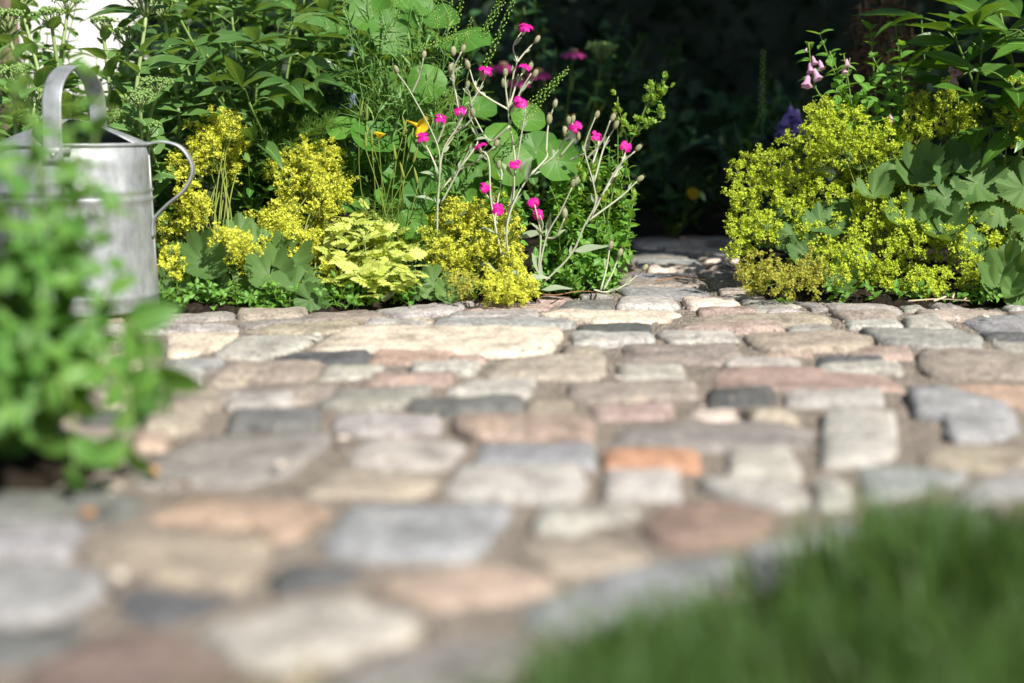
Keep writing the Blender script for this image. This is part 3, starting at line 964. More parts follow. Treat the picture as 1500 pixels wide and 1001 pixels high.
def stone_geo(poly, seed):
    n = len(poly)
    cx = sum(p[0] for p in poly) / n
    cy = sum(p[1] for p in poly) / n
    size = min(max(p[0] for p in poly) - min(p[0] for p in poly), max(p[1] for p in poly) - min(p[1] for p in poly))
    # corner-cut twice, then noise: a worn outline
    pts = [Vector((x - cx, y - cy, 0)) for x, y in poly]
    for cut in (0.045, 0.18):
        o = []
        for i in range(len(pts)):
            a, b = pts[i], pts[(i + 1) % len(pts)]
            o += [a.lerp(b, cut), a.lerp(b, 1 - cut)]
        pts = o
    nseg = 36
    L = [0]
    for i in range(len(pts)):
        L.append(L[-1] + (pts[(i + 1) % len(pts)] - pts[i]).length)
    ring = []
    for k in range(nseg):
        s = L[-1] * k / nseg
        i = max(j for j in range(len(pts)) if L[j] <= s + 1e-9)
        f = (s - L[i]) / max(1e-9, L[i + 1] - L[i])
        ring.append(pts[i].lerp(pts[(i + 1) % len(pts)], f))
    ring = [p * (1.072 + 0.05 * mnoise.noise(p * 42 + Vector((seed * 3.1, 0, 0))) * min(1, 0.05 / max(.02, size) + .4)) for p in ring]
    top = R3.uniform(-0.0025, 0.0035)
    tx, ty = R3.uniform(-.035, .035), R3.uniform(-.035, .035)
    V, F = [], []
    bev = min(0.0055, size * 0.10)
    lay = [(1.0, -0.045, 0), (1.0, -0.011, 0), (1.0, -0.0055, bev * .25), (1.0, -0.0015, bev), (0.80, 0.0, bev), (0.5, .0008, bev), (0.22, .0012, bev)]
    for sc, z, ins in lay:
        for p in ring:
            r = p.length
            q = p * (sc * max(.3, 1 - ins / max(r, 1e-4)))
            zz = z
            if z > -0.03:
                zz += top + q.x * tx + q.y * ty + 0.0018 * mnoise.noise(Vector((q.x * 30, q.y * 30, seed))) + 0.0016 * mnoise.noise(Vector((q.x * 90, q.y * 90, seed + 4)))
            V.append((q.x, q.y, zz))
    for k in range(len(lay) - 1):
        for j in range(nseg):
            j2 = (j + 1) % nseg
            F.append((k * nseg + j, k * nseg + j2, (k + 1) * nseg + j2, (k + 1) * nseg + j))
    V.append((0, 0, top + .0012))
    for j in range(nseg):
        F.append(((len(lay) - 1) * nseg + j, (len(lay) - 1) * nseg + (j + 1) % nseg, len(V) - 1))
    return (cx, cy), V, F
order = list(range(ntraced)) + sorted(range(ntraced, len(stones)), key=lambda i: sum(p[1] for p in stones[i][1]) / 4)
rest = Geo()
for cnt, i in enumerate(order):
    cl, poly = stones[i]
    (cx, cy), V, F = stone_geo(poly, i * 1.7)
    c = tuple(x * (0.80 if cl == 'c' else 0.67 if cl in 'wsdn' else 0.70) for x in COL[cl])
    v = R3.uniform(.9, 1.1)
    if cnt < 295:
        o = link('cobblestone', to_mesh('cobblestone', V, F, 'granite'), path, Matrix.Translation((cx, cy, 0)))
        o.color = (min(1, c[0] * v), min(1, c[1] * v * R3.uniform(.97, 1.03)), min(1, c[2] * v * R3.uniform(.95, 1.05)), 1)
    else:
        rest.add([(x + cx, y + cy, z) for x, y, z in V], F)
if rest.V:
    o = link('small_cobblestones', rest.mesh('small_cobblestones', ['granite']), path)
    o.color = (.42, .38, .33, 1)
    o['kind'] = 'stuff'
print('STONES', ntraced, len(stones))

# grit lying in the joints
def grit_mass():
    V, F = [], []
    r = np.random.default_rng(4)
    for _ in range(5200):
        y = 0.55 + 2.2 * r.random() ** 0.8
        x = (r.random() * 2 - 1) * (0.40 * y + .05)
        if inside((x, y), left_bed) or inside((x, y), right_bed):
            continue
        hit = False
        for pl, a, b, c, d in occ:
            if a - .001 < x < b + .001 and c - .001 < y < d + .001 and inside((x, y), pl):
                hit = True
                break
        if hit and r.random() > 0.03:
            continue
        s = r.uniform(.0006, .0022)
        z = (0.002 if hit else -0.0052)
        o = len(V)
        q = (r.random((8, 3)) - .5) * 0.5
        for k, (a, b, c) in enumerate([(-1, -1, -1), (1, -1, -1), (1, 1, -1), (-1, 1, -1), (-.7, -.7, 1), (.7, -.7, 1), (.7, .7, 1), (-.7, .7, 1)]):
            V.append((x + s * (a + q[k, 0]), y + s * (b + q[k, 1]), z + s * 0.8 * (c + q[k, 2])))
        F += [tuple(o + i for i in f) for f in ((0, 3, 2, 1), (4, 5, 6, 7), (0, 1, 5, 4), (1, 2, 6, 5), (2, 3, 7, 6), (3, 0, 4, 7))]
    o = link('joint_grit', to_mesh('joint_grit', V, F, 'grit', smooth=False), path)
    o['kind'] = 'stuff'
M['grit'] = simple_mat('grit', (0.16, 0.13, 0.10), (0.42, 0.38, 0.33), 60, 0.9, 0.2)
grit_mass()

# lawn grass
def grass_mass():
    r = np.random.default_rng(7)
    Vs, Fs, o = [], [], 0
    tufts = []
    while len(tufts) < 520:
        y = r.uniform(.38, 1.35)
        x = r.uniform(-.25, .42 * y + .10)
        if inside((x, y), lawn):
            tufts.append((x, y, r.uniform(.024, .066) * (0.95 + 0.9 * wn(x, y, 11, 6)) * (0.72 + min(.4, seg_dist((x, y), lawn) * 6)), r.uniform(.006, .02)))
    for tx, ty, th, tr_ in tufts:
        for _ in range(int(r.integers(14, 30))):
            a = r.uniform(0, 6.28)
            q = tr_ * r.random() ** .5
            x, y = tx + q * math.cos(a), ty + q * math.sin(a)
            h = th * r.uniform(.45, 1.1)
            wd = r.uniform(.0009, .0021)
            a2 = a + r.uniform(-.9, .9)
            lean = r.uniform(.1, 1.1)
            dx, dy = math.cos(a2), math.sin(a2)
            for k in range(4):
                t = k / 3
                e = lean * t * t * h
                ww = wd * (1 - t * 0.92)
                cx, cy, cz = x + dx * e, y + dy * e, h * t * (1 - .35 * lean * t)
                Vs += [(cx - dy * ww, cy + dx * ww, cz), (cx + dy * ww, cy - dx * ww, cz)]
            for k in range(3):
                b = o + 2 * k
                Fs.append((b, b + 1, b + 3, b + 2))
            o += 8
    g = link('grass', to_mesh('grass', Vs, Fs, 'grass'))
    tag(g, 'short green lawn grass growing along the edge of the cobbled path', 'grass', kind='stuff')
grass_mass()
# ================================================================== SHADE: hedge and an added tree out of view
def box(sx, sy, sz, bev=0.0):
    x, y = sx / 2, sy / 2
    return [(-x, -y, 0), (x, -y, 0), (x, y, 0), (-x, y, 0), (-x, -y, sz), (x, -y, sz), (x, y, sz), (-x, y, sz)], \
           [(0, 3, 2, 1), (4, 5, 6, 7), (0, 1, 5, 4), (1, 2, 6, 5), (2, 3, 7, 6), (3, 0, 4, 7)]
hr = empty('hedge', (0.9, 5.4, 0), 'tall dark evergreen hedge closing off the shaded end of the garden path', 'hedge')
hs = []
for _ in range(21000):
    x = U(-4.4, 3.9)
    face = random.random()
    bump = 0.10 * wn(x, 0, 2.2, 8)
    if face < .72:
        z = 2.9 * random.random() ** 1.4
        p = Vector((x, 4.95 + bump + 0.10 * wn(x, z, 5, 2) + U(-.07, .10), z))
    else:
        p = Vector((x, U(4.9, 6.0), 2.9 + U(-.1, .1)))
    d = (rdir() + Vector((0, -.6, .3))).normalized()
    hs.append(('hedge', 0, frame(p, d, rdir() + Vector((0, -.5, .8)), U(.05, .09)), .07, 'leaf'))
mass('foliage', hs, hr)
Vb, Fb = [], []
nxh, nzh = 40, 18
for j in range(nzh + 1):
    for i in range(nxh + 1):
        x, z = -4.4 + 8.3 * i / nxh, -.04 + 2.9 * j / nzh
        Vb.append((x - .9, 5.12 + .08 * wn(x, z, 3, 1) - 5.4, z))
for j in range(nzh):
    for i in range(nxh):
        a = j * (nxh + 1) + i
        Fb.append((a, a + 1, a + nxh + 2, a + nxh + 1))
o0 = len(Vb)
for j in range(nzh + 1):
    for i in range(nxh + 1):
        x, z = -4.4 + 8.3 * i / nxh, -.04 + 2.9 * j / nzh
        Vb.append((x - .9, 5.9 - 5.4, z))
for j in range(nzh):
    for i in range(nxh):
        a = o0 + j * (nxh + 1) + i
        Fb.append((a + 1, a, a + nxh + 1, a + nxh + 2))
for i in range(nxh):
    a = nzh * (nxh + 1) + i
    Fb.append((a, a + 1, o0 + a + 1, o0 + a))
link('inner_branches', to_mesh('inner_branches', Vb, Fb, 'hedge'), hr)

tr = empty('unseen_shade_tree', (3.2, 2.80, 0), 'spreading tree added out of view, its crown placed to shade the end of the path', 'tree')  # tree outside the view, put in so its crown blocks the sun there
g = Geo()
tb = Vector((0, 0, 0))
trunk = [Vector(q) for q in ((0, 0, -.04), (.03, -.02, .5), (-.04, -.05, 1.0), (-.12, -.1, 1.5), (-.25, -.15, 1.95))]
g.add(*tube(catmull(trunk, 5), .11, .075, 10))
link('trunk', g.mesh('trunk', ['bark']), tr)
CR = Vector((-.78, -.40, 2.75))
for k in range(9):
    a = k * 0.7 + .2
    e = CR + Vector((1.45 * math.cos(a), 1.6 * math.sin(a), U(-.1, .3)))
    m1 = trunk[-1].lerp(e, .45) + Vector((0, 0, .25))
    V_, F_ = tube(catmull([trunk[-1 if k % 2 else -2], m1, e], 6), .045, .008, 7)
    link('branch', to_mesh('branch', V_, F_, 'bark'), tr)
cs = []
clumps = []
for _ in range(150):
    while True:
        q = Vector((U(-1, 1), U(-1, 1), U(-1, 1)))
        if q.length < 1:
            break
    clumps.append(CR + Vector((q.x * 1.62, q.y * 1.80, q.z * .42)))
for _ in range(15000):
    c = random.choice(clumps)
    p = tr.location + c + Vector((random.gauss(0, .13), random.gauss(0, .13), random.gauss(0, .10)))
    cs.append(('tree', 0, frame(p, rdir(-.8, .5), rdir(0, 1), U(.07, .12)), .1, 'leaf'))
mass('crown', cs, tr)

# whitewashed wall end and a post behind the left bed
wr = empty('white_wall', (-.94, 3.12, 0), 'short whitewashed garden wall showing through the leaves behind the watering can', 'wall')
V_, F_ = box(.27, .16, .86)
link('wall_body', to_mesh('wall_body', V_, F_, 'whitewash', smooth=False), wr, Matrix.Translation((-.94, 3.12, -.03)))
V_, F_ = box(.32, .22, .05)
link('coping', to_mesh('coping', V_, F_, 'whitewash', smooth=False), wr, Matrix.Translation((-.94, 3.12, .832)))
pr = empty('wooden_post', (-1.045, 2.98, 0), 'weathered brown wooden post beside the white wall', 'post')
V_, F_ = tube(catmull([Vector((0, 0, -.04)), Vector((.008, 0, .3)), Vector((-.004, .004, .6)), Vector((.004, 0, 1.0))], 5), .032, .028, 9)
link('shaft', to_mesh('shaft', V_, F_, 'bark'), pr)
V_, F_ = tube([Vector((0, 0, .998)), Vector((0, 0, 1.02))], .034, .022, 9)
link('cap', to_mesh('cap', V_, F_, 'bark'), pr)
po = empty('plant_support', (P(515, 100, 2.62).x, 2.62, 0), 'slim blue grey metal pole supporting the climbing nasturtium', 'pole')
V_, F_ = tube([Vector((0, 0, -.03)), Vector((0, 0, .8))], .0075, .0075, 10)
link('pole_tube', to_mesh('pole_tube', V_, F_, 'pole'), po)
V_, F_ = blob(.011, .022, 10, 6, .795)
link('knob', to_mesh('knob', V_, F_, 'pole'), po)

# ================================================================== THE WATERING CAN
CX, CY = P(117, 440, 1.985).x, 1.985
can = empty('watering_can', (CX, CY, 0.004), 'old galvanised zinc watering can with hoop handle standing at the path edge', 'watering can')
can_rot = R(0)
HB, RB, RT = 0.228, .1085, .1035
def lathe(prof, seg=64, ang0=0, ang1=2 * math.pi, mi=0):
    V, F = [], []
    full = abs(ang1 - ang0 - 2 * math.pi) < 1e-6
    nn = seg if full else seg + 1
    for r_, z in prof:
        for k in range(nn):
            a = ang0 + (ang1 - ang0) * k / seg
            V.append((r_ * math.cos(a), r_ * math.sin(a), z))
    for j in range(len(prof) - 1):
        for k in range(seg):
            k2 = (k + 1) % nn
            F.append((j * nn + k, j * nn + k2, (j + 1) * nn + k2, (j + 1) * nn + k))
    return V, F
def canpart(name, V, F, mat='zinc', mw=None, parent=None, smooth=True):
    o = link(name, to_mesh(name, V, F, mat, smooth=smooth))
    o.parent = parent or can
    if mw is not None:
        o.matrix_basis = mw
    return o
RZ = Matrix.Rotation(can_rot, 4, 'Z')
rad = lambda z: RB + (RT - RB) * z / HB
prof = [(.0, .006), (RB - .004, .006), (RB - .004, .0), (RB + .0012, .0), (RB + .0012, .004), (RB + .0005, .018), (RB + .0022, .021), (RB + .0005, .024)]
for z in (.06, .10, .14, .150):
    prof.append((rad(z), z))
prof += [(rad(.152) + .0022, .153), (rad(.155), .156), (rad(.162), .162), (rad(.164) + .0022, .165), (rad(.167), .168), (rad(.2), .2), (RT, HB),
         (RT - .0012, HB), (RT - .0012, .2), (RB - .004, .03), (0, .03)]
body = canpart('body', *lathe(prof), mw=RZ)
V_, F_ = tube([Vector((RT * math.cos(a), RT * math.sin(a), HB)) for a in [2 * math.pi * k / 48 for k in range(49)]], .0026, .0026, 8)
canpart('rim', V_, F_, mw=RZ, parent=None)
V_, F_ = tube([Vector((rad(z) * math.cos(.05), rad(z) * math.sin(.05), z)) for z in (.02, .08, .15, .22)], .0016, .0016, 6)
canpart('seam', V_, F_, mw=RZ)
# hood: a shallow cone over the spout side with an open wedge
V_, F_ = lathe([(RT - .001, HB + .001), (RT * .72, HB + .013), (RT * .4, HB + .026), (.012, HB + .034), (.0005, HB + .0345)], 48, R(-20), R(265))
hood = canpart('hood', V_, F_)
md = hood.modifiers.new('t', 'SOLIDIFY'); md.thickness = .0014; md.offset = -1
def strap(pts, wdir, wd, th):
    V, F = [], []
    n = len(pts)
    for k, p in enumerate(pts):
        t = (pts[min(k + 1, n - 1)] - pts[max(k - 1, 0)]).normalized()
        nr = t.cross(wdir).normalized()
        for a, b in ((-1, -1), (-.8, -1.0), (.8, -1.0), (1, -1), (1, 1), (.8, 1.6), (-.8, 1.6), (-1, 1)):
            V.append(p + wdir * (a * wd) + nr * (b * th))
    for k in range(n - 1):
        for j in range(8):
            F.append((k * 8 + j, k * 8 + (j + 1) % 8, k * 8 + 8 + (j + 1) % 8, k * 8 + 8 + j))
    F.append(tuple(range(8))[::-1]); F.append(tuple((n - 1) * 8 + j for j in range(8)))
    return V, F
wdv = Vector((1, 0, 0))
arch = catmull([Vector(q) for q in ((.007, -RT - .0035, HB - .022), (.007, -RT - .003, HB + .02), (.007, -RT + .006, HB + .07), (.007, -.055, HB + .097), (.007, 0, HB + .106), (.007, .055, HB + .097), (.007, RT - .006, HB + .07), (.007, RT + .003, HB + .02), (.007, RT + .0035, HB - .022))], 6)
hoop = canpart('hoop_handle', *strap(arch, wdv, .0125, .0011), mw=RZ)
for s in (-1, 1):
    V_, F_ = blob(.0035, .003, 8, 4)
    canpart('rivet', V_, F_, mw=Matrix.Translation((.007, s * (RT + .004), HB - .012)) @ Matrix.Rotation(-s * math.pi / 2, 4, 'X'), parent=hoop)
    V_, F_ = strap([Vector((-.015, s * (RT + .0038) * .985, HB - .006)), Vector((.007, s * (RT + .0048), HB - .007)), Vector((.029, s * (RT + .0038) * .96, HB - .006))], Vector((0, 0, 1)), .004, .0012)
    canpart('bracket', V_, F_, parent=hoop)
back = catmull([Vector(q) for q in ((RT - .001, 0, HB - .001), (RT + .022, 0, HB + .003), (RT + .048, 0, HB - .006), (RT + .062, 0, HB - .034), (RT + .050, 0, HB - .062), (RT + .024, 0, HB - .084), (RT + .006, 0, HB - .104), (RT + .0035, 0, HB - .128))], 6)
canpart('rear_handle', *strap(back, Vector((0, 1, 0)), .0085, .0012), mw=RZ)
sp = catmull([Vector(q) for q in ((-RB + .008, 0, .05), (-RB - .08, 0, .12), (-RB - .20, 0, .225), (-RB - .27, 0, .285))], 6)
spout = canpart('spout', *tube(sp, .026, .012, 18), mw=RZ)
dr = (sp[-1] - sp[-2]).normalized()
q = dr.to_track_quat('Z', 'Y').to_matrix().to_4x4()
canpart('rose', *lathe([(.0125, -.01), (.0135, .004), (.034, .034), (.036, .037), (.034, .041), (.0, .046)], 32), mw=Matrix.Translation(sp[-1]) @ q, parent=spout)
V_, F_ = tube([Vector((-RT + .004, 0, HB - .004)), sp[len(sp) * 2 // 3]], .003, .003, 8)
canpart('stay', V_, F_, mw=RZ)
# ================================================================== PLANTS
def gbase(px, D):
    return Vector((P(px, 300, D).x, D, 0.0))
CAMV = lambda p: (cam.location - p).normalized()

# ---------- lady's mantle
def mantle(name, base, label, sprays, leaves, old=(), stems=1.0, D0=2.1, size=(.85, 1.25), sp=None):
    """sprays / old / leaves: lists of (px, py, D[, size])"""
    pl = Plant(name, base, label, 'plant', "lady's mantle clumps")
    for k, (px, py, D) in enumerate(list(sprays) + list(old)):
        tip = P(px, py, D)
        meshes = (sp or SPRAY) if k < len(sprays) else SPRAY_OLD
        b = base + Vector((U(-.04, .04), U(-.03, .03), .01))
        out = Vector((tip.x - base.x, tip.y - base.y - .04, 0.10 + tip.z * .5))
        s = U(*size)
        ax = (out.normalized() + rdir() * .35 + Vector((0, -.25, .25))).normalized()
        foot = tip - ax * .030 * s
        pl.put(random.choice(meshes), foot, ax, 'flower_spray', s)
        if random.random() < stems:
            mid = b.lerp(foot, .55) + Vector((U(-.02, .02), U(-.02, .02), .25 * (foot - b).length * .3))
            pl.stem([b, mid, foot], .0016, .0009, 'mantle_stem', sides=4, n=4)
    for e in leaves:
        px, py, D, sz = e[:4]
        c = P(px, py, D)
        tilt = e[4] if len(e) > 4 else U(.2, .8)
        toward = CAMV(c)
        nrm = (UZ * (1 - tilt) + toward * tilt + rdir() * .22 + SUN * .25).normalized()
        d = Vector((c.x - base.x, c.y - base.y - .05, -.02)) + rdir() * .05
        d = (d - nrm * d.dot(nrm)).normalized()
        pl.leaf('mantle', c, d, nrm, sz)
        b = base + Vector((U(-.04, .04), U(-.02, .04), .005))
        pl.stem([b, b.lerp(c, .5) + Vector((0, 0, .02)), c], .0016, .0012, 'mantle_stem', name='leaf_stalk', sides=4, n=3)
    return pl.finish()
def scatter(poly, n, dfun, mind=0.0, seed=1):
    r = random.Random(seed)
    xs = [p[0] for p in poly]; ys = [p[1] for p in poly]
    out = []
    tries = 0
    while len(out) < n and tries < 60000:
        tries += 1
        x, y = r.uniform(min(xs), max(xs)), r.uniform(min(ys), max(ys))
        if not inside((x, y), poly):
            continue
        if mind and any(math.hypot(x - a, y - b) < mind for a, b, _ in out):
            continue
        out.append((x, y, dfun(x, y) + r.uniform(-.05, .05)))
    return out

dR = lambda x, y: 2.10 + .30 * (440 - y) / 270
big = [(1072, 262), (1095, 238), (1150, 228), (1185, 178), (1215, 168), (1262, 178), (1285, 230), (1330, 262), (1400, 300), (1470, 290), (1500, 310), (1500, 370), (1450, 395), (1430, 430), (1320, 436), (1260, 420), (1215, 395), (1130, 350), (1075, 380), (1070, 300)]
spr = scatter(big, 128, dR, 18, 3) + scatter([(1180, 165), (1262, 172), (1272, 232), (1180, 232)], 12, lambda x, y: 2.2, 14, 4)
spr += scatter([(1335, 150), (1390, 140), (1432, 185), (1420, 205), (1330, 205)], 16, lambda x, y: 2.30, 14, 5)
spr += scatter([(1255, 200), (1330, 190), (1345, 215), (1270, 230)], 6, lambda x, y: 2.3, 14, 6)
oldr = scatter([(1090, 395), (1120, 380), (1180, 385), (1215, 400), (1210, 428), (1100, 425)], 16, lambda x, y: 2.09, 12, 7)
lvR = [(1310, 232, 2.27, .080, .35), (1395, 238, 2.25, .085, .4), (1278, 286, 2.20, .060, .4), (1345, 262, 2.25, .085, .5), (1430, 268, 2.22, .09, .5), (1385, 290, 2.2, .075, .5),
       (1180, 370, 2.16, .055, .7), (1205, 330, 2.2, .07, .5), (1230, 300, 2.24, .07, .5), (1150, 300, 2.24, .06, .5), (1120, 330, 2.22, .06, .6), (1255, 380, 2.16, .065, .7),
       (1330, 330, 2.19, .07, .6), (1380, 345, 2.17, .075, .6), (1420, 340, 2.17, .07, .6), (1225, 410, 2.13, .05, .8), (1160, 345, 2.2, .055, .6), (1250, 240, 2.28, .06, .5)]
BR = G(1290, 432) + Vector((0, .10, 0))
mantle('lady_mantle', BR, "big mound of lady's mantle in lime yellow flower at the mouth of the shaded path", spr, lvR, oldr, .35)
lvR2 = [(1478, 408, 2.09, .085, .75), (1462, 425, 2.07, .06, .8), (1492, 432, 2.06, .06, .8), (1485, 235, 2.25, .075, .5), (1500, 275, 2.2, .08, .6), (1460, 300, 2.2, .07, .5), (1510, 380, 2.1, .09, .6),
        (1440, 225, 2.28, .08, .45), (1530, 330, 2.15, .09, .5), (1545, 420, 2.08, .08, .6), (1490, 340, 2.2, .07, .5)]
spr2 = scatter([(1478, 150), (1510, 140), (1530, 200), (1490, 205)], 8, lambda x, y: 2.25, 12, 9) + scatter([(1450, 310), (1540, 300), (1540, 400), (1490, 390), (1440, 350)], 12, dR, 16, 10)
mantle('lady_mantle', G(1475, 440) + Vector((.05, .10, 0)), "lady's mantle with large grey green scalloped leaves under the pale peony", spr2, lvR2, (), .5)

dL = lambda x, y: 2.09 + .16 * (440 - y) / 200
# four clumps in the left bed
mantle('lady_mantle', G(300, 449) + Vector((0, .07, 0)), "lady's mantle with tall yellow flower heads just behind the watering can's rear handle",
       scatter([(290, 200), (318, 168), (352, 180), (350, 250), (320, 268), (295, 240)], 17, lambda x, y: 2.22, 9, 21) + scatter([(232, 340), (262, 330), (265, 420), (240, 418)], 9, lambda x, y: 2.08, 9, 22)
       + scatter([(255, 285), (310, 285), (315, 360), (262, 330)], 8, lambda x, y: 2.12, 12, 23) + scatter([(262, 210), (285, 205), (285, 260), (265, 260)], 4, lambda x, y: 2.2, 9, 24),
       [(300, 385, 2.06, .075, .75), (275, 400, 2.05, .06, .8), (250, 425, 2.03, .055, .85), (330, 365, 2.1, .06, .6), (345, 420, 2.06, .07, .75), (310, 430, 2.05, .06, .8), (265, 375, 2.08, .06, .6), (360, 380, 2.1, .065, .6), (330, 400, 2.09, .07, .7), (245, 390, 2.09, .06, .6), (285, 440, 2.03, .05, .8), (320, 445, 2.03, .05, .8), (350, 440, 2.04, .055, .8), (262, 445, 2.02, .045, .8)], (), .7, sp=SPRAY_Y)
mantle('lady_mantle', G(425, 448) + Vector((0, .06, 0)), "lady's mantle in full yellow flower beside the golden feverfew",
       scatter([(425, 225), (470, 215), (500, 240), (505, 280), (480, 330), (485, 400), (440, 400), (385, 370), (380, 330), (410, 300), (405, 250)], 62, dL, 11, 31) + scatter([(335, 355), (365, 350), (368, 395), (340, 395)], 8, lambda x, y: 2.05, 8, 32),
       [(432, 425, 2.02, .085, .85), (395, 405, 2.05, .07, .75), (375, 365, 2.12, .075, .6), (455, 440, 2.01, .05, .9), (400, 435, 2.03, .06, .85), (370, 425, 2.05, .06, .8), (420, 385, 2.1, .07, .6), (350, 345, 2.14, .065, .55), (470, 400, 2.1, .07, .6), (385, 380, 2.12, .07, .6), (378, 445, 2.03, .05, .8), (410, 448, 2.02, .05, .85), (350, 405, 2.1, .06, .7), (480, 432, 2.06, .05, .7)], (), .45, sp=SPRAY_Y)
mantle('lady_mantle', G(705, 438) + Vector((0, .06, 0)), "dense yellow lady's mantle spilling onto the path in front of the rose campion",
       scatter([(650, 290), (700, 305), (735, 290), (748, 330), (762, 370), (755, 400), (690, 405), (640, 400), (625, 345), (650, 320)], 62, lambda x, y: 2.10 + .12 * (440 - y) / 150, 11, 41) + scatter([(708, 412), (770, 405), (778, 435), (712, 438)], 14, lambda x, y: 2.06, 9, 42),
       [(635, 415, 2.08, .055, .8), (610, 418, 2.07, .045, .85), (595, 410, 2.09, .05, .8), (668, 415, 2.1, .05, .7), (640, 370, 2.16, .06, .6), (690, 350, 2.18, .06, .5), (655, 432, 2.07, .04, .8), (580, 425, 2.09, .045, .8)],
       scatter([(655, 405), (700, 405), (700, 430), (665, 432)], 5, lambda x, y: 2.07, 9, 43), .4, size=(.7, 1.0), sp=SPRAY_Y)

# ---------- peonies: compound leaves of long leaflets
def peony(name, base, label, tips, kind, ln, nst, group=None):
    pl = Plant(name, base, label, 'plant', group)
    for px, py, D in tips:
        tip = P(px, py, D)
        b = base + Vector((U(-.05, .05), U(-.05, .05), 0))
        mid = b.lerp(tip, .5) + Vector((U(-.03, .03), U(-.03, .03), .05))
        _, q = pl.stem([b, mid, tip], .0032, .0022, 'green_stem', n=4)
        ax = (tip - mid).normalized()
        side = ax.cross(UZ).normalized()
        for k in range(nst):
            a = 2 * math.pi * k / nst + U(-.3, .3)
            hd = (Vector((math.cos(a), math.sin(a), 0)) + ax * .25 + UZ * U(-.05, .55)).normalized()
            root = tip - ax * U(0, .05)
            e = root + hd * ln * U(.35, .6)
            pl.stem([root, root.lerp(e, .5) + UZ * .008, e], .0014, .001, 'green_stem', name='leaf_stalk', sides=4, n=3)
            hs = hd.cross(UZ).normalized()
            for dd, sc in ((hd, 1.0), ((hd * .75 + hs * .65), .88), ((hd * .75 - hs * .65), .88)):
                up = (UZ + CAMV(tip) * .35 + rdir() * .35)
                pl.leaf(kind, e, dd + UZ * U(-.45, .15), up, ln * sc * U(.8, 1.15), U(-.4, .4), name='leaflet')
    return pl.finish()
tipsL = [(x, y, d) for x, y, d in ((265, 30, 2.35), (300, 75, 2.28), (340, 25, 2.4), (385, 70, 2.32), (430, 30, 2.42), (460, 75, 2.35), (310, 130, 2.3), (365, 150, 2.25), (420, 130, 2.32), (470, 150, 2.36),
                                  (285, 175, 2.34), (400, 205, 2.28), (345, 215, 2.32), (500, 40, 2.5), (250, 100, 2.42), (440, 200, 2.4), (250, 10, 2.5), (390, 0, 2.5), (330, -30, 2.45), (450, -20, 2.5))]
peony('peony', gbase(375, 2.42), 'leafy peony with long dark green pointed leaves behind the yellow flowers', tipsL, 'peony', .10, 4)
tipsR = [(1440, 60, 2.26), (1395, 45, 2.34), (1480, 120, 2.22), (1465, 20, 2.32), (1420, 130, 2.30), (1510, 60, 2.2), (1500, 170, 2.28), (1450, 180, 2.36), (1520, 10, 2.3), (1390, 100, 2.45), (1550, 120, 2.25)]
peony('peony', gbase(1500, 2.42), 'fresh green peony with broad shiny leaves at the outer end of the right bed', tipsR, 'peony_r', .115, 3)

# ---------- generic stemmed plant
def stemmed(name, base, label, tips, kind, s0, s1, gap, group=None, r=(.002, .001), stemmat='green_stem', ang=60, mode='opp', spread=.05, bow=.04, t0=.12, top=None, limit=NLEAF, cat='plant', jit=.3, per=1):
    pl = Plant(name, base, label, cat, group)
    for e in tips:
        tip = P(*e[:3])
        b = base + Vector((U(-spread, spread), U(-spread, spread), 0))
        mid = b.lerp(tip, .55) + Vector((U(-bow, bow), U(-bow, bow), U(0, bow)))
        _, q = pl.stem([b, mid, tip], r[0], r[1], stemmat, n=6)
        pl.along(q, kind, s0, s1, gap, t0, 1.0, ang, mode, jit, per)
        if top:
            top(pl, tip, (tip - mid).normalized())
    return pl
def bud_top(pl, tip, ax):
    pl.put(random.choice(BUD), tip - ax * .012, (ax + UZ + rdir() * .3), 'bud_head', U(.8, 1.25))
for nm, bx, D, tips, lab in (
        ('stonecrop', 60, 2.34, [(20, 115, 2.2), (50, 150, 2.25), (8, 40, 2.35), (75, 30, 2.4), (100, 10, 2.45), (-20, 90, 2.3), (30, 5, 2.4)], 'pale green stonecrop in bud, partly hidden by the watering can'),
        ('stonecrop', 215, 2.30, [(205, 150, 2.15), (232, 130, 2.2), (215, 15, 2.25), (185, 60, 2.3), (240, 20, 2.35), (150, 40, 2.4), (175, 180, 2.2), (215, 195, 2.18)], 'pale green stonecrop in bud with a thick stem above the rear handle')):
    stemmed(nm, gbase(bx, D), lab, tips, 'sedum', .070, .045, .030, 'stonecrops behind the watering can', (.0045, .003), 'sedum_stem', 62, 'opp', .05, .03, .15, bud_top).finish()

# golden feverfew
pl = Plant('golden_feverfew', G(535, 446) + Vector((0, .05, 0)), 'golden feverfew with lime yellow cut leaves between two flowering clumps')
b0 = pl.root.location
for px, py, D in scatter([(490, 335), (540, 305), (590, 325), (603, 390), (590, 425), (520, 430), (480, 400)], 58, lambda x, y: 2.03 + .16 * (440 - y) / 140, 9, 51):
    tip = P(px, py, D)
    b = b0 + Vector((U(-.04, .04), U(-.03, .03), 0))
    _, q = pl.stem([b, b.lerp(tip, .5) + Vector((U(-.02, .02), -.01, .02)), tip], .0013, .0009, 'mantle_stem', sides=4, n=3)
    for k in range(4):
        a = U(0, 6.28)
        d = Vector((math.cos(a), math.sin(a) - .25, U(-.1, .7)))
        pl.leaf('feverfew', tip - UZ * U(0, .012), d, UZ + CAMV(tip) * .7 + rdir() * .6, U(.022, .040), U(-.5, .5))
pl.finish()

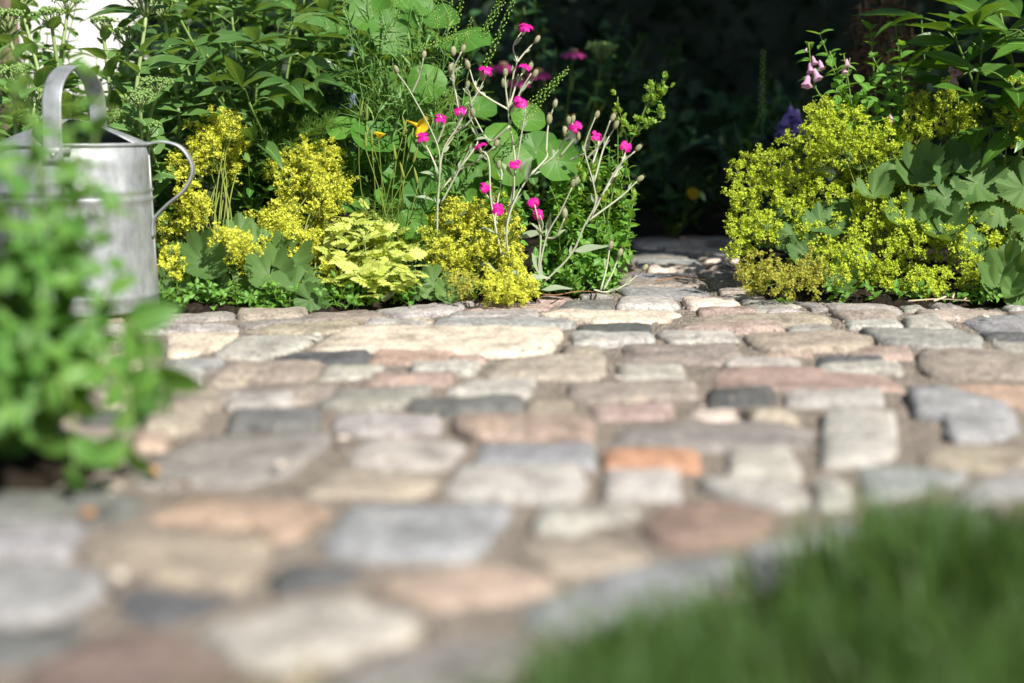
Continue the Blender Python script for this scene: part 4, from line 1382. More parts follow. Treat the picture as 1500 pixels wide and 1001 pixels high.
# feathery foliage
pl = Plant('feathery_cosmos', gbase(455, 2.34), 'fine feathery green foliage rising behind the yellow flower heads')
for px, py, D in scatter([(400, 215), (440, 190), (500, 190), (520, 250), (500, 310), (430, 300)], 30, lambda x, y: 2.33, 10, 61):
    tip = P(px, py, D)
    b = pl.root.location + Vector((U(-.04, .04), U(-.03, .03), 0))
    pl.stem([b, b.lerp(tip, .6) + UZ * .02, tip], .0011, .0007, 'green_stem', sides=4, n=3)
    for k in range(3):
        pl.leaf('feather', tip, rdir(-.1, .9) + Vector((0, -.2, 0)), rdir() + UZ, U(.045, .08))
pl.finish()

# ---------- nasturtium
nl = [(625, 118, 2.24, .062, .95), (545, 22, 2.36, .075, .6), (578, 45, 2.34, .085, .8), (681, 52, 2.32, .085, .35), (545, 205, 2.25, .080, .55), (502, 188, 2.28, .06, .4), (530, 112, 2.4, .08, .6), (622, 210, 2.24, .055, .7),
      (785, 222, 2.26, .078, .9), (815, 235, 2.24, .07, .95), (748, 235, 2.24, .072, .8), (735, 195, 2.3, .06, .6), (590, 258, 2.26, .066, .6), (560, 228, 2.32, .07, .7), (602, 325, 2.16, .05, .9), (620, 285, 2.2, .06, .8),
      (645, 262, 2.24, .06, .7), (575, 290, 2.24, .06, .5), (770, 175, 2.34, .06, .6), (700, 250, 2.3, .06, .8), (660, 320, 2.2, .055, .8), (610, 160, 2.36, .065, .5), (640, 30, 2.42, .07, .6), (505, 240, 2.32, .06, .5),
      (680, 300, 2.26, .06, .7), (560, 130, 2.42, .08, .6), (480, 40, 2.5, .08, .6), (600, -5, 2.42, .08, .6), (520, 290, 2.28, .055, .6), (730, 280, 2.26, .05, .7), (545, 335, 2.2, .05, .7), (700, 160, 2.4, .06, .6)]
pl = Plant('nasturtium', gbase(625, 2.30), 'climbing nasturtium with large round shield leaves and one yellow flower')
for px, py, D, s, tl in nl:
    c = P(px, py, D)
    nrm = (UZ * (1 - tl) * 1.2 + CAMV(c) * tl + rdir() * .2 + SUN * .2).normalized()
    d = Vector((U(-.6, .6), 0, -1))
    d = (d - nrm * d.dot(nrm)).normalized()
    pl.leaf('nasturtium', c, d, nrm, s)
    b = pl.root.location + Vector((U(-.08, .08), U(-.04, .06), 0))
    pl.stem([b, Vector((b.x * .4 + c.x * .6, max(b.y, c.y) + .03, c.z * .45)), c - nrm * .012, c], .0020, .0013, 'green_stem', name='leaf_stalk', sides=5, n=4)
def trumpet(mat, sz):
    g = petal_ring(5, .024 * sz, .42, R(38), 0, .2)
    V, F = tube([Vector((0, 0, -.026 * sz)), Vector((0, 0, -.008 * sz)), Vector((0, 0, .002))], .0012, .0045, 7)
    g.add(V, F, 0)
    return g.mesh('flower', [mat, 'green_stem'])
YF = trumpet('yellow', 1.0)
c = P(612, 184, 2.18)
pl.put(YF, c, (.85, -.45, -.35), 'flower', .85)
pl.stem([pl.root.location + Vector((0, -.05, 0)), P(590, 300, 2.2), c + Vector((-.008, .018, -.004))], .0014, .001, 'green_stem', name='flower_stalk', n=4)
pl.finish()

# ---------- toadflax: tall stems of linear leaves with slender flower spikes
def spike_mesh(seed):
    r = random.Random(seed)
    g = Geo()
    q = [Vector((r.uniform(-.004, .004), r.uniform(-.004, .004), z)) for z in (0, .04, .08, .12)]
    g.add(*tube(catmull(q, 4), .0008, .0004, 4), 1)
    for k in range(46):
        z = .008 + .112 * k / 46
        a = k * 2.4
        o = Vector((math.cos(a), math.sin(a), .5)) * .0045 * (1.15 - z * 4)
        V, F = blob(.0014 * (1.3 - z * 4), .0032, 5, 3)
        g.add(V, F, 0, None, Matrix.Translation(Vector((0, 0, z)) + o))
    return g.mesh('flower_spike', ['herb_bud', 'linear'])
SPK = [spike_mesh(k) for k in range(3)]
pl = Plant('toadflax', gbase(590, 2.34), 'tall airy toadflax with needle leaves and slender seed spikes rising against the dark hedge')
tf = [(505, 10, 2.4), (520, 60, 2.38), (550, 80, 2.42), (575, 10, 2.4), (600, 60, 2.36), (620, 20, 2.4), (645, 60, 2.38), (660, 20, 2.36), (560, 150, 2.34), (590, 130, 2.3), (640, 170, 2.34), (520, 150, 2.36), (500, 100, 2.42), (670, 100, 2.38), (615, 170, 2.36), (540, 0, 2.46), (585, 60, 2.32), (635, 110, 2.3), (655, 150, 2.32), (575, 170, 2.38), (480, 60, 2.5), (605, 0, 2.44), (510, 30, 2.38), (530, 100, 2.4), (560, 30, 2.38), (590, 90, 2.36), (625, 60, 2.38), (650, 120, 2.36), (680, 140, 2.38), (545, 130, 2.4), (600, 150, 2.4), (570, 110, 2.36), (670, 60, 2.38), (635, -10, 2.4)]
for e in tf:
    tip = P(e[0], e[1], e[2] - .10)
    b = pl.root.location + Vector((U(-.09, .09), U(-.05, .05), 0))
    _, q = pl.stem([b, b.lerp(tip, .5) + Vector((U(-.02, .02), U(-.02, .02), .02)), tip], .0014, .0008, 'linear', sides=4, n=6)
    pl.along(q, 'linear', .052, .036, .0075, .30, 1, 48, 'alt', .5)
for e, ax in (((648, 100, 2.33), (.15, -.1, 1)), ((660, 70, 2.33), (.25, -.1, 1)), ((690, 85, 2.32), (.6, -.1, 1)), ((700, 60, 2.33), (.55, -.1, 1)), ((665, 120, 2.3), (.3, -.2, 1)), ((640, 50, 2.36), (0, -.1, 1)), ((705, 110, 2.3), (.45, -.1, 1)), ((575, 85, 2.28), (1, -.2, .3)), ((610, 70, 2.3), (1, -.3, .25)), ((580, 40, 2.3), (.1, -.1, 1)), ((505, 30, 2.36), (0, 0, 1)), ((760, 165, 2.2), (.8, -.1, .7)), ((752, 195, 2.2), (.7, -.1, .8))):
    p = P(*e)
    ob = pl.put(random.choice(SPK), p, ax, 'flower_spike', U(.7, 1.1))
    b = pl.root.location + Vector((U(-.05, .08), U(-.04, .02), 0))
    pl.stem([b, b.lerp(p, .6) + Vector((.0, 0, .03)), p], .0013, .0009, 'linear', sides=4, n=4)
pl.finish()

# ---------- california poppies: thin stalks with pods and one bloom
pl = Plant('californian_poppy', gbase(560, 2.17), 'thin stalked yellow poppy with slender seed pods above the golden feverfew')
cupm = petal_ring(4, .013, .5, R(55), 0, .3).mesh('flower', ['yellow'])
def pod_mesh():
    V, F = tube([Vector((0, 0, 0)), Vector((0, 0, .004)), Vector((0, 0, .011)), Vector((0, 0, .02)), Vector((0, 0, .026))], .0012, .0005, 6)
    V = [Vector((v.x * k, v.y * k, v.z)) for v, k in zip(V, np.repeat([1, 2.2, 2.8, 2.4, .6], 6))]
    return to_mesh('seed_pod', V, F, 'mantle_stem')
PM = pod_mesh()
for px, py, kind in ((555, 203, 'f'), (527, 172, 'p'), (537, 178, 'p'), (536, 218, 'p'), (590, 200, 'p'), (595, 195, 'p'), (605, 240, 'p'), (592, 262, 'p'), (580, 235, 'p'), (545, 215, 'p'), (612, 270, 'p')):
    tip = P(px, py, 2.15)
    b = pl.root.location + Vector((U(-.04, .04), U(-.02, .02), 0))
    ax = Vector((U(-.25, .35), -.05, 1))
    pl.stem([b, b.lerp(tip, .6) + Vector((U(-.015, .015), 0, 0)), tip - ax.normalized() * .002], .0010, .0007, 'mantle_stem', sides=4, n=5)
    pl.put(cupm if kind == 'f' else PM, tip, ax, 'flower' if kind == 'f' else 'seed_pod', 1.0)
for k in range(36):
    a = U(0, 6.28)
    p = pl.root.location + Vector((U(-.05, .05), U(-.03, .03), U(.02, .12)))
    pl.leaf('feather', p, rdir(0, .9), UZ + rdir(), U(.05, .08))
pl.finish()

# ---------- rose campion, stems traced from the photograph
def campion(name, base, label, D, stems, flowers, pods, leaves):
    pl = Plant(name, base, label, 'flower', 'rose campions')
    for st in stems:
        dz = [D + (q[2] if len(q) > 2 else 0) for q in st]
        jit = U(-.05, .05)
        pts = [P(q[0], q[1], d_ + jit * min(1, k / 3)) for k, (q, d_) in enumerate(zip(st, dz))]
        _, q = pl.stem(pts, .0016, .0009, 'silver_stem', n=6, sides=6)
        # small paired leaves at the joints
        for k in range(1, len(pts) - 1):
            for s in (-1, 1):
                if random.random() < .55:
                    d = (pts[k + 1] - pts[k]).normalized() + Vector((s * .35, U(-.3, .3), .0))
                    pl.leaf('silver', pts[k], d, UZ * .4 + CAMV(pts[k]) + rdir() * .6, U(.009, .019))
    for px, py, ax in flowers:
        pl.put(random.choice(FLOWER_M), P(px, py, D - .01), ax, 'flower', U(.9, 1.1))
    for px, py, ax in pods:
        pl.put(random.choice(POD_M), P(px, py, D), ax, 'seed_pod', U(.75, 1.0))
    for px, py, dx, dz_, s in leaves:
        p = P(px, py, D)
        pl.leaf('silver', p, (dx, U(-.4, .1), dz_), UZ * .8 + CAMV(p) * .6 + rdir() * .3, s)
    return pl.finish()
f_ = (0, -.35, 1)
campion('rose_campion', gbase(735, 2.13), 'rose campion whose topmost magenta flower stands out against the dark hedge', 2.13,
        [[(735, 425), (742, 330), (755, 250), (747, 185), (745, 161), (752, 110), (757, 92), (752, 68), (766, 44)], [(757, 92), (768, 78), (783, 62)], [(745, 161), (741, 132), (740, 112)], [(745, 161), (757, 122), (769, 102)],
         [(750, 155), (772, 124), (781, 112)], [(745, 161), (712, 142), (697, 128), (688, 102)], [(747, 185), (722, 206), (711, 200), (694, 170)], [(755, 250), (765, 190), (770, 160)], [(750, 165), (762, 135), (778, 108)],
         [(740, 400), (720, 300), (716, 235), (702, 218)], [(742, 330), (752, 290), (754, 246)], [(738, 380), (725, 330), (735, 260), (731, 245)], [(725, 300), (712, 285), (711, 278)]],
        [(771, 38, (.35, -.5, .8)), (768, 96, (.1, -.6, .8)), (764, 150, (.3, -.8, .5)), (702, 213, (-.2, -.5, .8)), (754, 240, (0, -.7, .7)), (711, 273, (.2, -.6, .8))],
        [(740, 113, (0, 0, 1)), (738, 128, (0, 0, 1)), (784, 63, (.6, 0, 1)), (781, 114, (.5, 0, 1)), (775, 104, (.3, 0, 1)), (687, 101, (-.3, 0, 1)), (731, 248, (0, 0, 1)), (694, 172, (-.2, 0, 1))],
        [(757, 347, 1, .1, .045), (730, 400, -.6, .5, .04), (760, 255, .4, 1, .035), (752, 260, -.6, .8, .03), (735, 345, -.8, .3, .04), (745, 420, 1, .2, .05), (722, 206, -1, .4, .03)])
campion('rose_campion', gbase(650, 2.16), 'rose campion leaning between round nasturtium leaves with a crumpled magenta flower', 2.16,
        [[(640, 420), (641, 300), (644, 257), (640, 211), (603, 138), (582, 108)], [(641, 300), (648, 225), (668, 190), (684, 160), (702, 132), (714, 106)], [(672, 163), (664, 108), (676, 76)], [(648, 225), (675, 175), (663, 120), (662, 92)],
         [(660, 200), (690, 175), (688, 140), (683, 128)], [(644, 257), (630, 225), (618, 204)], [(668, 190), (672, 175), (673, 164)], [(645, 280), (690, 225), (700, 200), (686, 168)], [(603, 138), (615, 110), (620, 85)], [(640, 211), (650, 185), (645, 170)], [(672, 250), (700, 235), (725, 215)], [(645, 300), (672, 250), (690, 215)]],
        [(714, 101, (.3, -.45, .8)), (673, 160, (0, -.7, .7)), (617, 200, (-.3, -.6, .7)), (644, 172, (0, -.5, .8))],
        [(664, 82, (0, 0, 1)), (676, 78, (.4, 0, 1)), (661, 108, (-.1, 0, 1)), (684, 130, (.2, 0, 1)), (583, 108, (-.4, 0, 1)), (686, 170, (-.2, 0, 1)), (705, 118, (.2, 0, 1)), (698, 140, (.3, 0, 1)), (725, 216, (.5, 0, 1)), (620, 86, (.2, 0, 1))],
        [(642, 300, -.7, .6, .04), (648, 330, .8, .5, .045), (660, 200, .7, .8, .03), (640, 260, -.8, .5, .03), (636, 380, -.8, .2, .05)])
campion('rose_campion', gbase(800, 2.10), 'rose campion arching over the bushy herb at the corner of the path', 2.10,
        [[(752, 420, .02), (742, 345), (752, 299), (777, 257), (810, 230), (828, 202), (833, 182)], [(800, 225), (803, 184), (812, 154)], [(777, 257), (800, 232), (801, 222)], [(790, 420), (835, 375), (856, 331), (872, 299), (869, 268), (857, 225), (859, 205), (872, 172)], [(857, 225), (845, 230), (838, 236)], [(857, 235), (880, 210), (894, 177)], [(870, 268), (885, 215), (900, 188)],
         [(872, 299), (898, 262), (912, 235), (918, 218)], [(865, 320), (902, 250), (930, 222)], [(860, 325), (905, 292), (920, 279), (933, 266)], [(785, 420), (800, 349), (820, 312), (838, 275)], [(800, 349), (814, 347), (827, 320)], [(788, 400), (792, 345), (783, 300)], [(790, 345), (795, 330), (791, 316)], [(828, 205), (838, 198), (843, 190)], [(868, 240), (876, 215), (875, 203)],
         [(870, 425), (890, 428), (915, 418), (940, 398)], [(880, 425), (888, 395), (893, 365)], [(884, 425), (898, 398), (906, 375)], [(820, 230), (842, 200), (838, 180)]],
        [(844, 185, (.2, -.7, .6)), (875, 198, (.2, -.6, .7)), (918, 213, (.4, -.8, .4)), (782, 295, (0, -.7, .7)), (790, 313, (.2, -.8, .5)), (730, 305, (-.2, -.7, .6))],
        [(833, 183, (0, 0, 1)), (838, 181, (.2, 0, 1)), (828, 198, (-.1, 0, 1)), (812, 158, (.2, 0, 1)), (804, 182, (.05, 0, 1)), (872, 174, (.4, 0, 1)), (895, 178, (.5, 0, 1)), (900, 189, (.4, 0, 1)), (933, 266, (1, 0, .8)), (931, 221, (.8, 0, .8)), (838, 276, (.2, 0, 1)), (841, 272, (.4, 0, 1)), (827, 320, (0, 0, 1)), (941, 397, (.8, 0, 1)), (893, 366, (.2, 0, 1)), (906, 376, (.4, 0, 1)), (847, 206, (0, 0, 1))],
        [(836, 368, 1, .05, .055), (800, 350, -.6, .7, .04), (802, 352, .2, 1, .04), (785, 415, -.8, .3, .05), (795, 410, -.3, .8, .045), (768, 410, .8, .3, .04), (858, 226, .3, 1, .03), (770, 270, .2, 1, .035), (790, 425, .9, .1, .05)])

# ---------- bushy herb at the corner, with a tall budding spray
ht = scatter([(790, 260), (830, 215), (870, 195), (915, 210), (925, 280), (915, 330), (930, 360), (905, 410), (800, 415), (780, 330)], 85, lambda x, y: 2.18 + .12 * (420 - y) / 200, 12, 71)
pl = stemmed('bushy_herb', gbase(850, 2.24), 'bushy small leaved green herb at the corner of the path with one tall budding spray', ht, 'herb', .023, .015, .0115, None, (.0013, .0008), 'green_stem', 65, 'opp', .05, .03, .25, None, jit=.4, per=1)
def herb_bud_mesh():
    g = Geo()
    for k in range(9):
        a = k * 2.4
        V, F, UV = blade(ovate(.35), .4, -.2, 4)
        g.add(V, F, 0, UV, frame((0, 0, .001 * k * .5), (math.cos(a), math.sin(a), .7 + k * .12), (0, 0, 1), .0065))
    return g.mesh('bud', ['herb_bud'])
HB_ = herb_bud_mesh()
main = [P(888, 330, 2.2), P(905, 250, 2.18), P(930, 195, 2.16), P(950, 150, 2.15), P(978, 112, 2.14)]
_, q = pl.stem(main, .0018, .001, 'green_stem', n=6)
for (a, b), (c, d) in (((905, 250), (905, 142)), ((930, 195), (968, 178)), ((930, 195), (975, 165)), ((945, 160), (972, 140)), ((920, 215), (908, 165)), ((940, 172), (955, 130)), ((950, 150), (980, 128)), ((925, 205), (915, 180))):
    s0, s1 = P(a, b, 2.16), P(c, d, 2.14)
    _, qq = pl.stem([s0, s0.lerp(s1, .5) + Vector((0, 0, .003)), s1], .0010, .0007, 'green_stem', n=4)
    for k in range(5):
        p = s0.lerp(s1, .45 + .14 * k)
        pl.put(HB_, p + rdir() * .003, rdir(0, 1) + UZ, 'bud', U(.8, 1.5))
    pl.leaf('herb', s0.lerp(s1, .35), rdir(-.2, .5), UZ + CAMV(s0) * .5, .013)
for k in range(16):
    p = q[-1].lerp(q[-14], k / 16)
    pl.put(HB_, p + rdir() * .005, rdir(0, 1) + UZ, 'bud', U(.9, 1.6))
    if k % 3 == 0:
        pl.leaf('herb', p, rdir(-.2, .5), UZ + CAMV(p) * .5, .014)
for px, py, D in scatter([(845, 250), (925, 255), (930, 300), (850, 310)], 12, lambda x, y: 2.14, 14, 72):
    pl.put(HB_, P(px, py, D), UZ + rdir() * .5, 'bud', U(1, 1.6))
pl.finish()

# ---------- silver rosette in the joint
pl = Plant('silver_rosette', G(563, 446), 'small silver felted rosette growing at the path edge by the feverfew')
for k in range(8):
    a = k * .785 + .3
    pl.leaf('silver', pl.root.location + Vector((0, 0, .003)), (math.cos(a), math.sin(a) * .8, U(.3, .9)), UZ + rdir() * .2, U(.022, .032))
pl.finish()

# ---------- right bed: foxglove, marjoram, dried shrub
mt = [(1200, 48, 2.3), (1215, 75, 2.28), (1245, 85, 2.32), (1275, 75, 2.34), (1300, 105, 2.3), (1262, 120, 2.26), (1225, 130, 2.26), (1320, 60, 2.38), (1350, 30, 2.4), (1330, 130, 2.3), (1290, 150, 2.26), (1240, 160, 2.28), (1310, 20, 2.44), (1350, 90, 2.4), (1380, 140, 2.36), (1275, 40, 2.44), (1365, 160, 2.34), (1420, 190, 2.4), (1320, 180, 2.3), (1200, 165, 2.32)]
stemmed('loosestrife', gbase(1290, 2.40), 'leafy loosestrife with small oval leaves rising behind the big yellow mound', mt, 'herb', .036, .022, .017, None, (.0016, .0009), 'green_stem', 62, 'opp', .07, .03, .3).finish()
pl = Plant('foxglove', gbase(1260, 2.34), 'pale pink foxglove with drooping bells against the dark gap')
for st, bells in (([(1262, 420), (1240, 200), (1195, 130), (1184, 62)], [(1186, 92, .9), (1192, 100, 1), (1184, 108, 1), (1200, 88, .8), (1190, 82, .6), (1182, 70, .4)]), ([(1270, 420), (1250, 180), (1236, 80)], [(1234, 96, .8), (1240, 86, .7)]),
                  ([(1330, 420), (1400, 200), (1394, 80)], [(1392, 92, .7), (1396, 105, 1), (1389, 112, 1), (1400, 96, .8)]), ([(1300, 420), (1310, 250), (1303, 155)], [(1303, 168, .8), (1325, 160, .6)])):
    pts = [P(x, y, 2.30) for x, y in st]
    pl.stem(pts, .0022, .0010, 'green_stem', n=6)
    for x, y, s in bells:
        pl.put(BELL['pink'], P(x, y, 2.29), (U(-.5, .5), -.45, -1), 'bell_flower', s * U(.65, .9))
    for p in catmull(pts, 5)[6:]:
        pl.leaf('herb', p, rdir(-.3, .4), UZ + CAMV(p) * .4, U(.016, .028))
pl.finish()
pl = Plant('dried_shrub', gbase(1290, 3.05), 'brown dried shrub standing behind the pink foxglove', 'shrub')
for k in range(26):
    tip = P(U(1225, 1350), U(-60, 90), 3.05 + U(-.1, .1))
    b = pl.root.location + Vector((U(-.05, .05), U(-.05, .05), 0))
    _, q = pl.stem([b, b.lerp(tip, .5) + rdir() * .03, tip], .003, .0012, 'bark', n=4)
    pl.along(q, 'brown', .035, .025, .012, .35, 1, 60, 'alt', .6)
pl.finish(120)

# ---------- plants in the shade behind the path
def shade_plant(name, label, px, D, w_, h_, n, kind, s, group=None):
    pl = Plant(name, gbase(px, D), label, 'plant', group)
    for k in range(n):
        a = U(0, 6.28)
        b = pl.root.location
        tip = b + Vector((math.cos(a) * w_ * U(.2, 1), math.sin(a) * w_ * .7 * U(.2, 1), h_ * U(.35, 1)))
        _, q = pl.stem([b, b.lerp(tip, .5) + UZ * .03, tip], .002, .001, 'green_stem', sides=4, n=3)
        pl.along(q, kind, s, s * .7, s * .6, .25, 1, 60, 'opp', .4)
    return pl
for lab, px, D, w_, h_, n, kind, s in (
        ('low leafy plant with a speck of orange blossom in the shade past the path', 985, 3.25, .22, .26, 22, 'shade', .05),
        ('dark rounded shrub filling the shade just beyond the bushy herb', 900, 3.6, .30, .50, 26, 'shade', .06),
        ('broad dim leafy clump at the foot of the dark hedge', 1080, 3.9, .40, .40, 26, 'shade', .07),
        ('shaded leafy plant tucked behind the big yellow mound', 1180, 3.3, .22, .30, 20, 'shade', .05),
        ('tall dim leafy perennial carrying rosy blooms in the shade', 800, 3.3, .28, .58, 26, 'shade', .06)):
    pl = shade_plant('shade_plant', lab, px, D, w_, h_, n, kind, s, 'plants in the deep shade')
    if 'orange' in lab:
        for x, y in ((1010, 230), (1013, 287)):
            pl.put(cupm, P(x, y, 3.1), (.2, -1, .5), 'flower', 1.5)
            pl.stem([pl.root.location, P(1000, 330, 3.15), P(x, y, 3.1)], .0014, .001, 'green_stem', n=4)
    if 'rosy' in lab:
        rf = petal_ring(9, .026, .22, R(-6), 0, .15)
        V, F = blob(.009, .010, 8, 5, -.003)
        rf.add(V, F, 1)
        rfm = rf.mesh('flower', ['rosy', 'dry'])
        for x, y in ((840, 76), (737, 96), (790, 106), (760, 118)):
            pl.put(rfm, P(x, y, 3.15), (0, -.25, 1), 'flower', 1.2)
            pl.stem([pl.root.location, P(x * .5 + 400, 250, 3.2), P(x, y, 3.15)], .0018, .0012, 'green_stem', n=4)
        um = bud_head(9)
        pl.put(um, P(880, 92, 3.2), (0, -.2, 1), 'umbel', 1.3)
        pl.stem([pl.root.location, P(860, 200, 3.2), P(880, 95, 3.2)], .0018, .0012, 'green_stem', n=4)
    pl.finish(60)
pl = Plant('hosta', gbase(1120, 2.95), 'blue green hosta with one drooping violet bloom in the shade')
for k in range(22):
    a = U(0, 6.28)
    b = pl.root.location
    tip = b + Vector((math.cos(a) * .10, math.sin(a) * .08, U(.12, .26)))
    pl.stem([b, b.lerp(tip, .5) + UZ * .02, tip], .003, .002, 'hosta', name='leaf_stalk', sides=5, n=3)
    pl.leaf('hosta', tip, Vector((math.cos(a), math.sin(a), U(-.2, .3))), UZ + rdir() * .3, U(.10, .16))
for x, y, s in ((1155, 165, 1.2), (1163, 172, 1.3), (1150, 178, 1.2), (1168, 160, 1.0), (1158, 155, .9)):
    pl.put(BELL['violet'], P(x, y, 2.85), (U(-.5, .5), -.5, -.8), 'bell_flower', s * 1.25)
pl.stem([pl.root.location, P(1145, 260, 2.88), P(1158, 150, 2.86)], .0022, .0014, 'hosta', n=5)
pl.stem([pl.root.location, P(1118, 230, 2.9), P(1113, 120, 2.9)], .0022, .0014, 'hosta', n=5)
pl.put(SPK[0], P(1115, 190, 2.9), (0, 0, 1), 'flower_spike', 1.3)
pl.finish()

# ---------- leafy fillers behind the left bed
for lab, px, D, w_, h_, n, s in (
        ('mid green bushy perennial behind the peony', 430, 2.72, .22, .62, 26, .055),
        ('mid green leafy perennial between peony and nasturtium', 560, 2.66, .16, .60, 24, .05),
        ('mid green leafy perennial crowding the nasturtium from behind', 655, 2.52, .10, .36, 18, .045),
        ('green bushy perennial in front of the wooden post', 20, 2.66, .16, .55, 22, .05),
        ('low green leafy perennial between white wall and stonecrops', 150, 2.70, .16, .43, 26, .06),
        ('green leafy perennial rising between stonecrop and peony', 268, 2.62, .12, .52, 24, .05),
        ('shade tolerant green perennial under the peony leaves', 360, 2.30, .14, .22, 22, .042),
        ('low green leafy perennial under the rose campion', 720, 2.34, .10, .25, 18, .04)):
    pl = Plant('leafy_perennial', gbase(px, D), lab, 'plant', 'leafy perennials at the back of the left bed')
    for k in range(n):
        a = U(0, 6.28)
        b = pl.root.location + Vector((U(-.06, .06), U(-.06, .06), 0))
        tip = pl.root.location + Vector((math.cos(a) * w_ * U(.2, 1), math.sin(a) * w_ * .6 * U(.1, 1), h_ * U(.55, 1)))
        _, q = pl.stem([b, b.lerp(tip, .5) + UZ * .03, tip], .002, .001, 'green_stem', sides=4, n=4)
        pl.along(q, 'fill', s, s * .7, s * .5, .2, 1, 60, 'opp', .4)
    pl.finish(150)

# ---------- blurred plant in the left foreground
ft = [(20, 250, 1.12), (60, 235, 1.16), (110, 215, 1.20), (140, 260, 1.18), (150, 330, 1.16), (170, 300, 1.22), (90, 300, 1.10), (40, 330, 1.08), (10, 400, 1.06), (70, 420, 1.10), (120, 400, 1.12), (160, 420, 1.14), (130, 95, 1.30), (155, 130, 1.3), (30, 110, 1.25), (-30, 180, 1.1), (-40, 300, 1.05), (0, 500, 1.04), (40, 520, 1.06), (100, 350, 1.18), (15, 60, 1.3), (200, 280, 1.25), (180, 380, 1.2), (60, 480, 1.05), (130, 480, 1.1), (-20, 560, 1.03), (20, 600, 1.02), (50, 160, 1.2), (90, 170, 1.24)]
BF = G(-10, 668)
ft = [(a, b, c * .90) for a, b, c in ft]
pl = stemmed('lemon_balm', BF, 'leafy green lemon balm growing from the soil pocket in front of the watering can', ft, 'fore', .036, .022, .026, None, (.0020, .0011), 'green_stem', 62, 'opp', .03, .03, .12, None, jit=.4)
for st in ([(10, 660, 1.06), (60, 560, 1.06), (110, 470, 1.06), (150, 450, 1.06), (215, 500, 1.05), (238, 585, 1.04)], [(10, 660, 1.06), (60, 580, 1.04), (120, 530, 1.03), (180, 560, 1.02), (190, 640, 1.0), (165, 690, .99)], [(0, 660, 1.04), (50, 580, 1.02), (90, 560, 1.0), (105, 620, .99), (110, 690, .98)]):
    pts = [P(*e) for e in st]
    _, q = pl.stem(pts, .0016, .0008, 'green_stem', n=6)
    pl.along(q, 'fore', .038, .034, .024, .3, 1, 60, 'opp', .4)
pl.finish()

# ================================================================== SMALL THINGS ON THE PATH
def pebble(px, py, s, lab, z=.004):
    V, F = blob(s, s * 1.3, 9, 6, -s * .3)
    k = U(0, 50)
    V = [Vector(v) * (1 + .25 * mnoise.noise(Vector(v) * (40 / (s * 100)) + Vector((k, 0, 0)))) for v in V]
    o = link('pebble', to_mesh('pebble', V, F, 'pebble'), None, Matrix.Translation(G(px, py) + Vector((0, 0, z))) @ Matrix.Rotation(U(0, 6), 4, 'Z') @ Matrix.Diagonal((1.25, .9, .8, 1)))
    tag(o, lab, 'pebble', 'pebbles on the path')
for px, py, s, lab in ((465, 497, .005, 'pale round pebble in the joint beside the big cream slab'), (503, 650, .0045, 'white pebble in the dark joint next to the large warm grey stone'), (172, 858, .0052, 'pale pebble at the tip of the pale blue grey stone'),
                      (1371, 459, .003, 'tiny white pebble close to the straw stalks'), (1402, 472, .0028, 'tiny pale pebble in a joint beside the blue grey stone'), (1443, 470, .0048, 'rosy white pebble resting on the blue grey stone'),
                      (1016, 389, .004, 'pale pebble farthest back on the dappled path'), (1006, 408, .0032, 'white pebble in the dappled light between the beds'), (1028, 604, .003, 'tiny pebble by the small cream stone'), (905, 560, .003, 'tiny dusty pebble between pink and grey stones'), (410, 690, .0045, 'pale pebble on the rim of the large warm grey stone')):
    pebble(px, py, s, lab)
def twig(pix, r, mat, label, name='twig', z=.006):
    pts = [G(x, y) + Vector((0, 0, z + U(0, .004))) for x, y in pix]
    b = pts[0].copy()
    V, F = tube(catmull([p - b for p in pts], 6), r, r * .5, 6)
    o = link(name, to_mesh(name, V, F, mat), None, Matrix.Translation(b))
    tag(o, label, 'twig')
twig([(738, 433), (775, 438), (812, 442), (850, 435), (893, 440)], .0013, 'twig', 'long rust brown twig lying on the stones below the rose campion')
twig([(1368, 448), (1395, 440), (1420, 438), (1412, 446)], .0016, 'straw', "bent straw coloured stalk at the foot of the lady's mantle")
twig([(1330, 448), (1375, 446), (1420, 449)], .0013, 'straw', 'short pale dry stalk lying flat before the yellow mound')
twig([(1395, 446), (1400, 430), (1412, 408), (1417, 395)], .0018, 'straw', 'upright dry flower stalk among the lowest yellow flowers')
twig([(960, 418), (1000, 414), (1040, 419)], .0012, 'twig', 'thin brown twig in the dappled gap between the beds')
def dead_leaf(px, py, s, label):
    V, F, UV = blade(ovate(.3), .5, .4, 7, .05)
    o = link('fallen_leaf', to_mesh('fallen_leaf', V, F, 'leafdry', UV), None, frame(G(px, py) + Vector((0, 0, .008)), (U(-1, 1), U(-1, 1), .1), UZ + rdir() * .4, s))
    tag(o, label, 'leaf')
M['leafdry'] = simple_mat('fallen_leaf', (0.36, 0.13, 0.045), (0.60, 0.30, 0.12), 90, 0.8)
dead_leaf(140, 770, .014, 'small curled orange brown leaf on the stones before the soil pocket')
dead_leaf(215, 700, .016, 'tan dry leaf lying beside the grey stone near the lemon balm')
dead_leaf(260, 728, .014, 'rust coloured dry leaf on the orange stone')
pl = Plant('joint_seedling', G(1148, 443), "tiny green seedling in a paving joint before the lady's mantle", 'seedling')
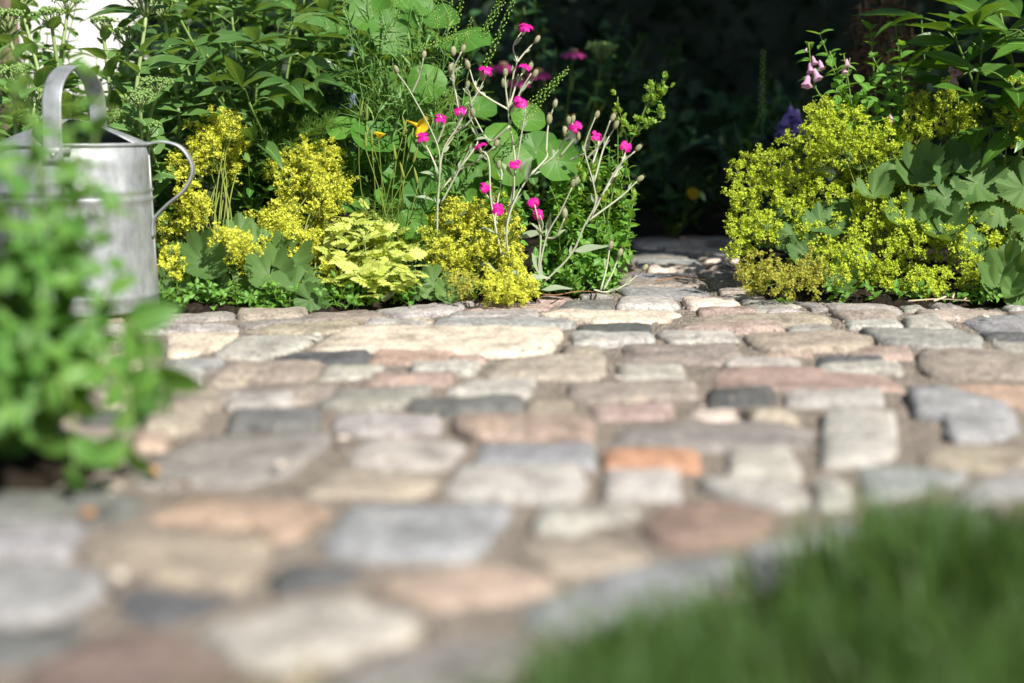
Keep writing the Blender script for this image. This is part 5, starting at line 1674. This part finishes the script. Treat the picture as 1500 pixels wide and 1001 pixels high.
for k in range(12):
    pl.leaf('herb', pl.root.location + Vector((U(-.008, .008), U(-.004, .004), 0)), rdir(.1, .9), UZ, U(.008, .014))
pl.finish()
pl = Plant('joint_seedling', G(388, 454), 'tiny bright green seedling at the bed edge under the scalloped leaves', 'seedling')
for k in range(12):
    pl.leaf('herb', pl.root.location + Vector((U(-.012, .012), U(-.004, .004), .002)), rdir(.1, .9), UZ, U(.007, .012))
pl.finish()

# ---------- low creeping growth that hides the soil along the bed edges
def creeper(label, edge, n, h, seed):
    r = random.Random(seed)
    pts = [G(x, y) for x, y in edge]
    pl = Plant('creeping_herb', pts[len(pts) // 2] + Vector((0, .03, 0)), label, 'plant', 'creeping herbs along the bed edges')
    for k in range(n):
        t = r.random() * (len(pts) - 1)
        i = min(len(pts) - 2, int(t))
        a = pts[i].lerp(pts[i + 1], t - i) + Vector((0, r.uniform(.005, .05), 0))
        e = a + Vector((r.uniform(-.03, .03), r.uniform(-.035, .02), r.uniform(.3, 1) * h))
        _, q = pl.stem([a, a.lerp(e, .5) + Vector((0, 0, .008)), e], .0009, .0006, 'green_stem', sides=4, n=3)
        pl.along(q, 'herb', .016, .010, .009, .1, 1, 65, 'opp', .4)
    pl.finish(250)
creeper("creeping green herb at the foot of the scalloped leaves beside the can", [(242, 456), (330, 454), (400, 453), (470, 452)], 46, .045, 3)
creeper('creeping green herb edging the bed below the golden feverfew', [(470, 452), (545, 450), (640, 442), (700, 438)], 40, .035, 4)
creeper('creeping green herb under the arching stems at the corner of the path', [(770, 437), (840, 434), (900, 430)], 26, .045, 5)
creeper("creeping green herb in the dark gap under the big yellow mound", [(1230, 441), (1330, 444), (1430, 446), (1500, 447)], 26, .028, 6)
# leafy mint filling the middle of the bed
mt2 = scatter([(600, 300), (640, 240), (720, 250), (770, 300), (760, 410), (620, 420)], 34, lambda x, y: 2.24, 14, 81)
stemmed('garden_mint', gbase(690, 2.27), 'bright green mint filling the bed between the rose campions', mt2, 'herb', .028, .018, .014, None, (.0013, .0008), 'green_stem', 62, 'opp', .05, .03, .25, None, jit=.4).finish()
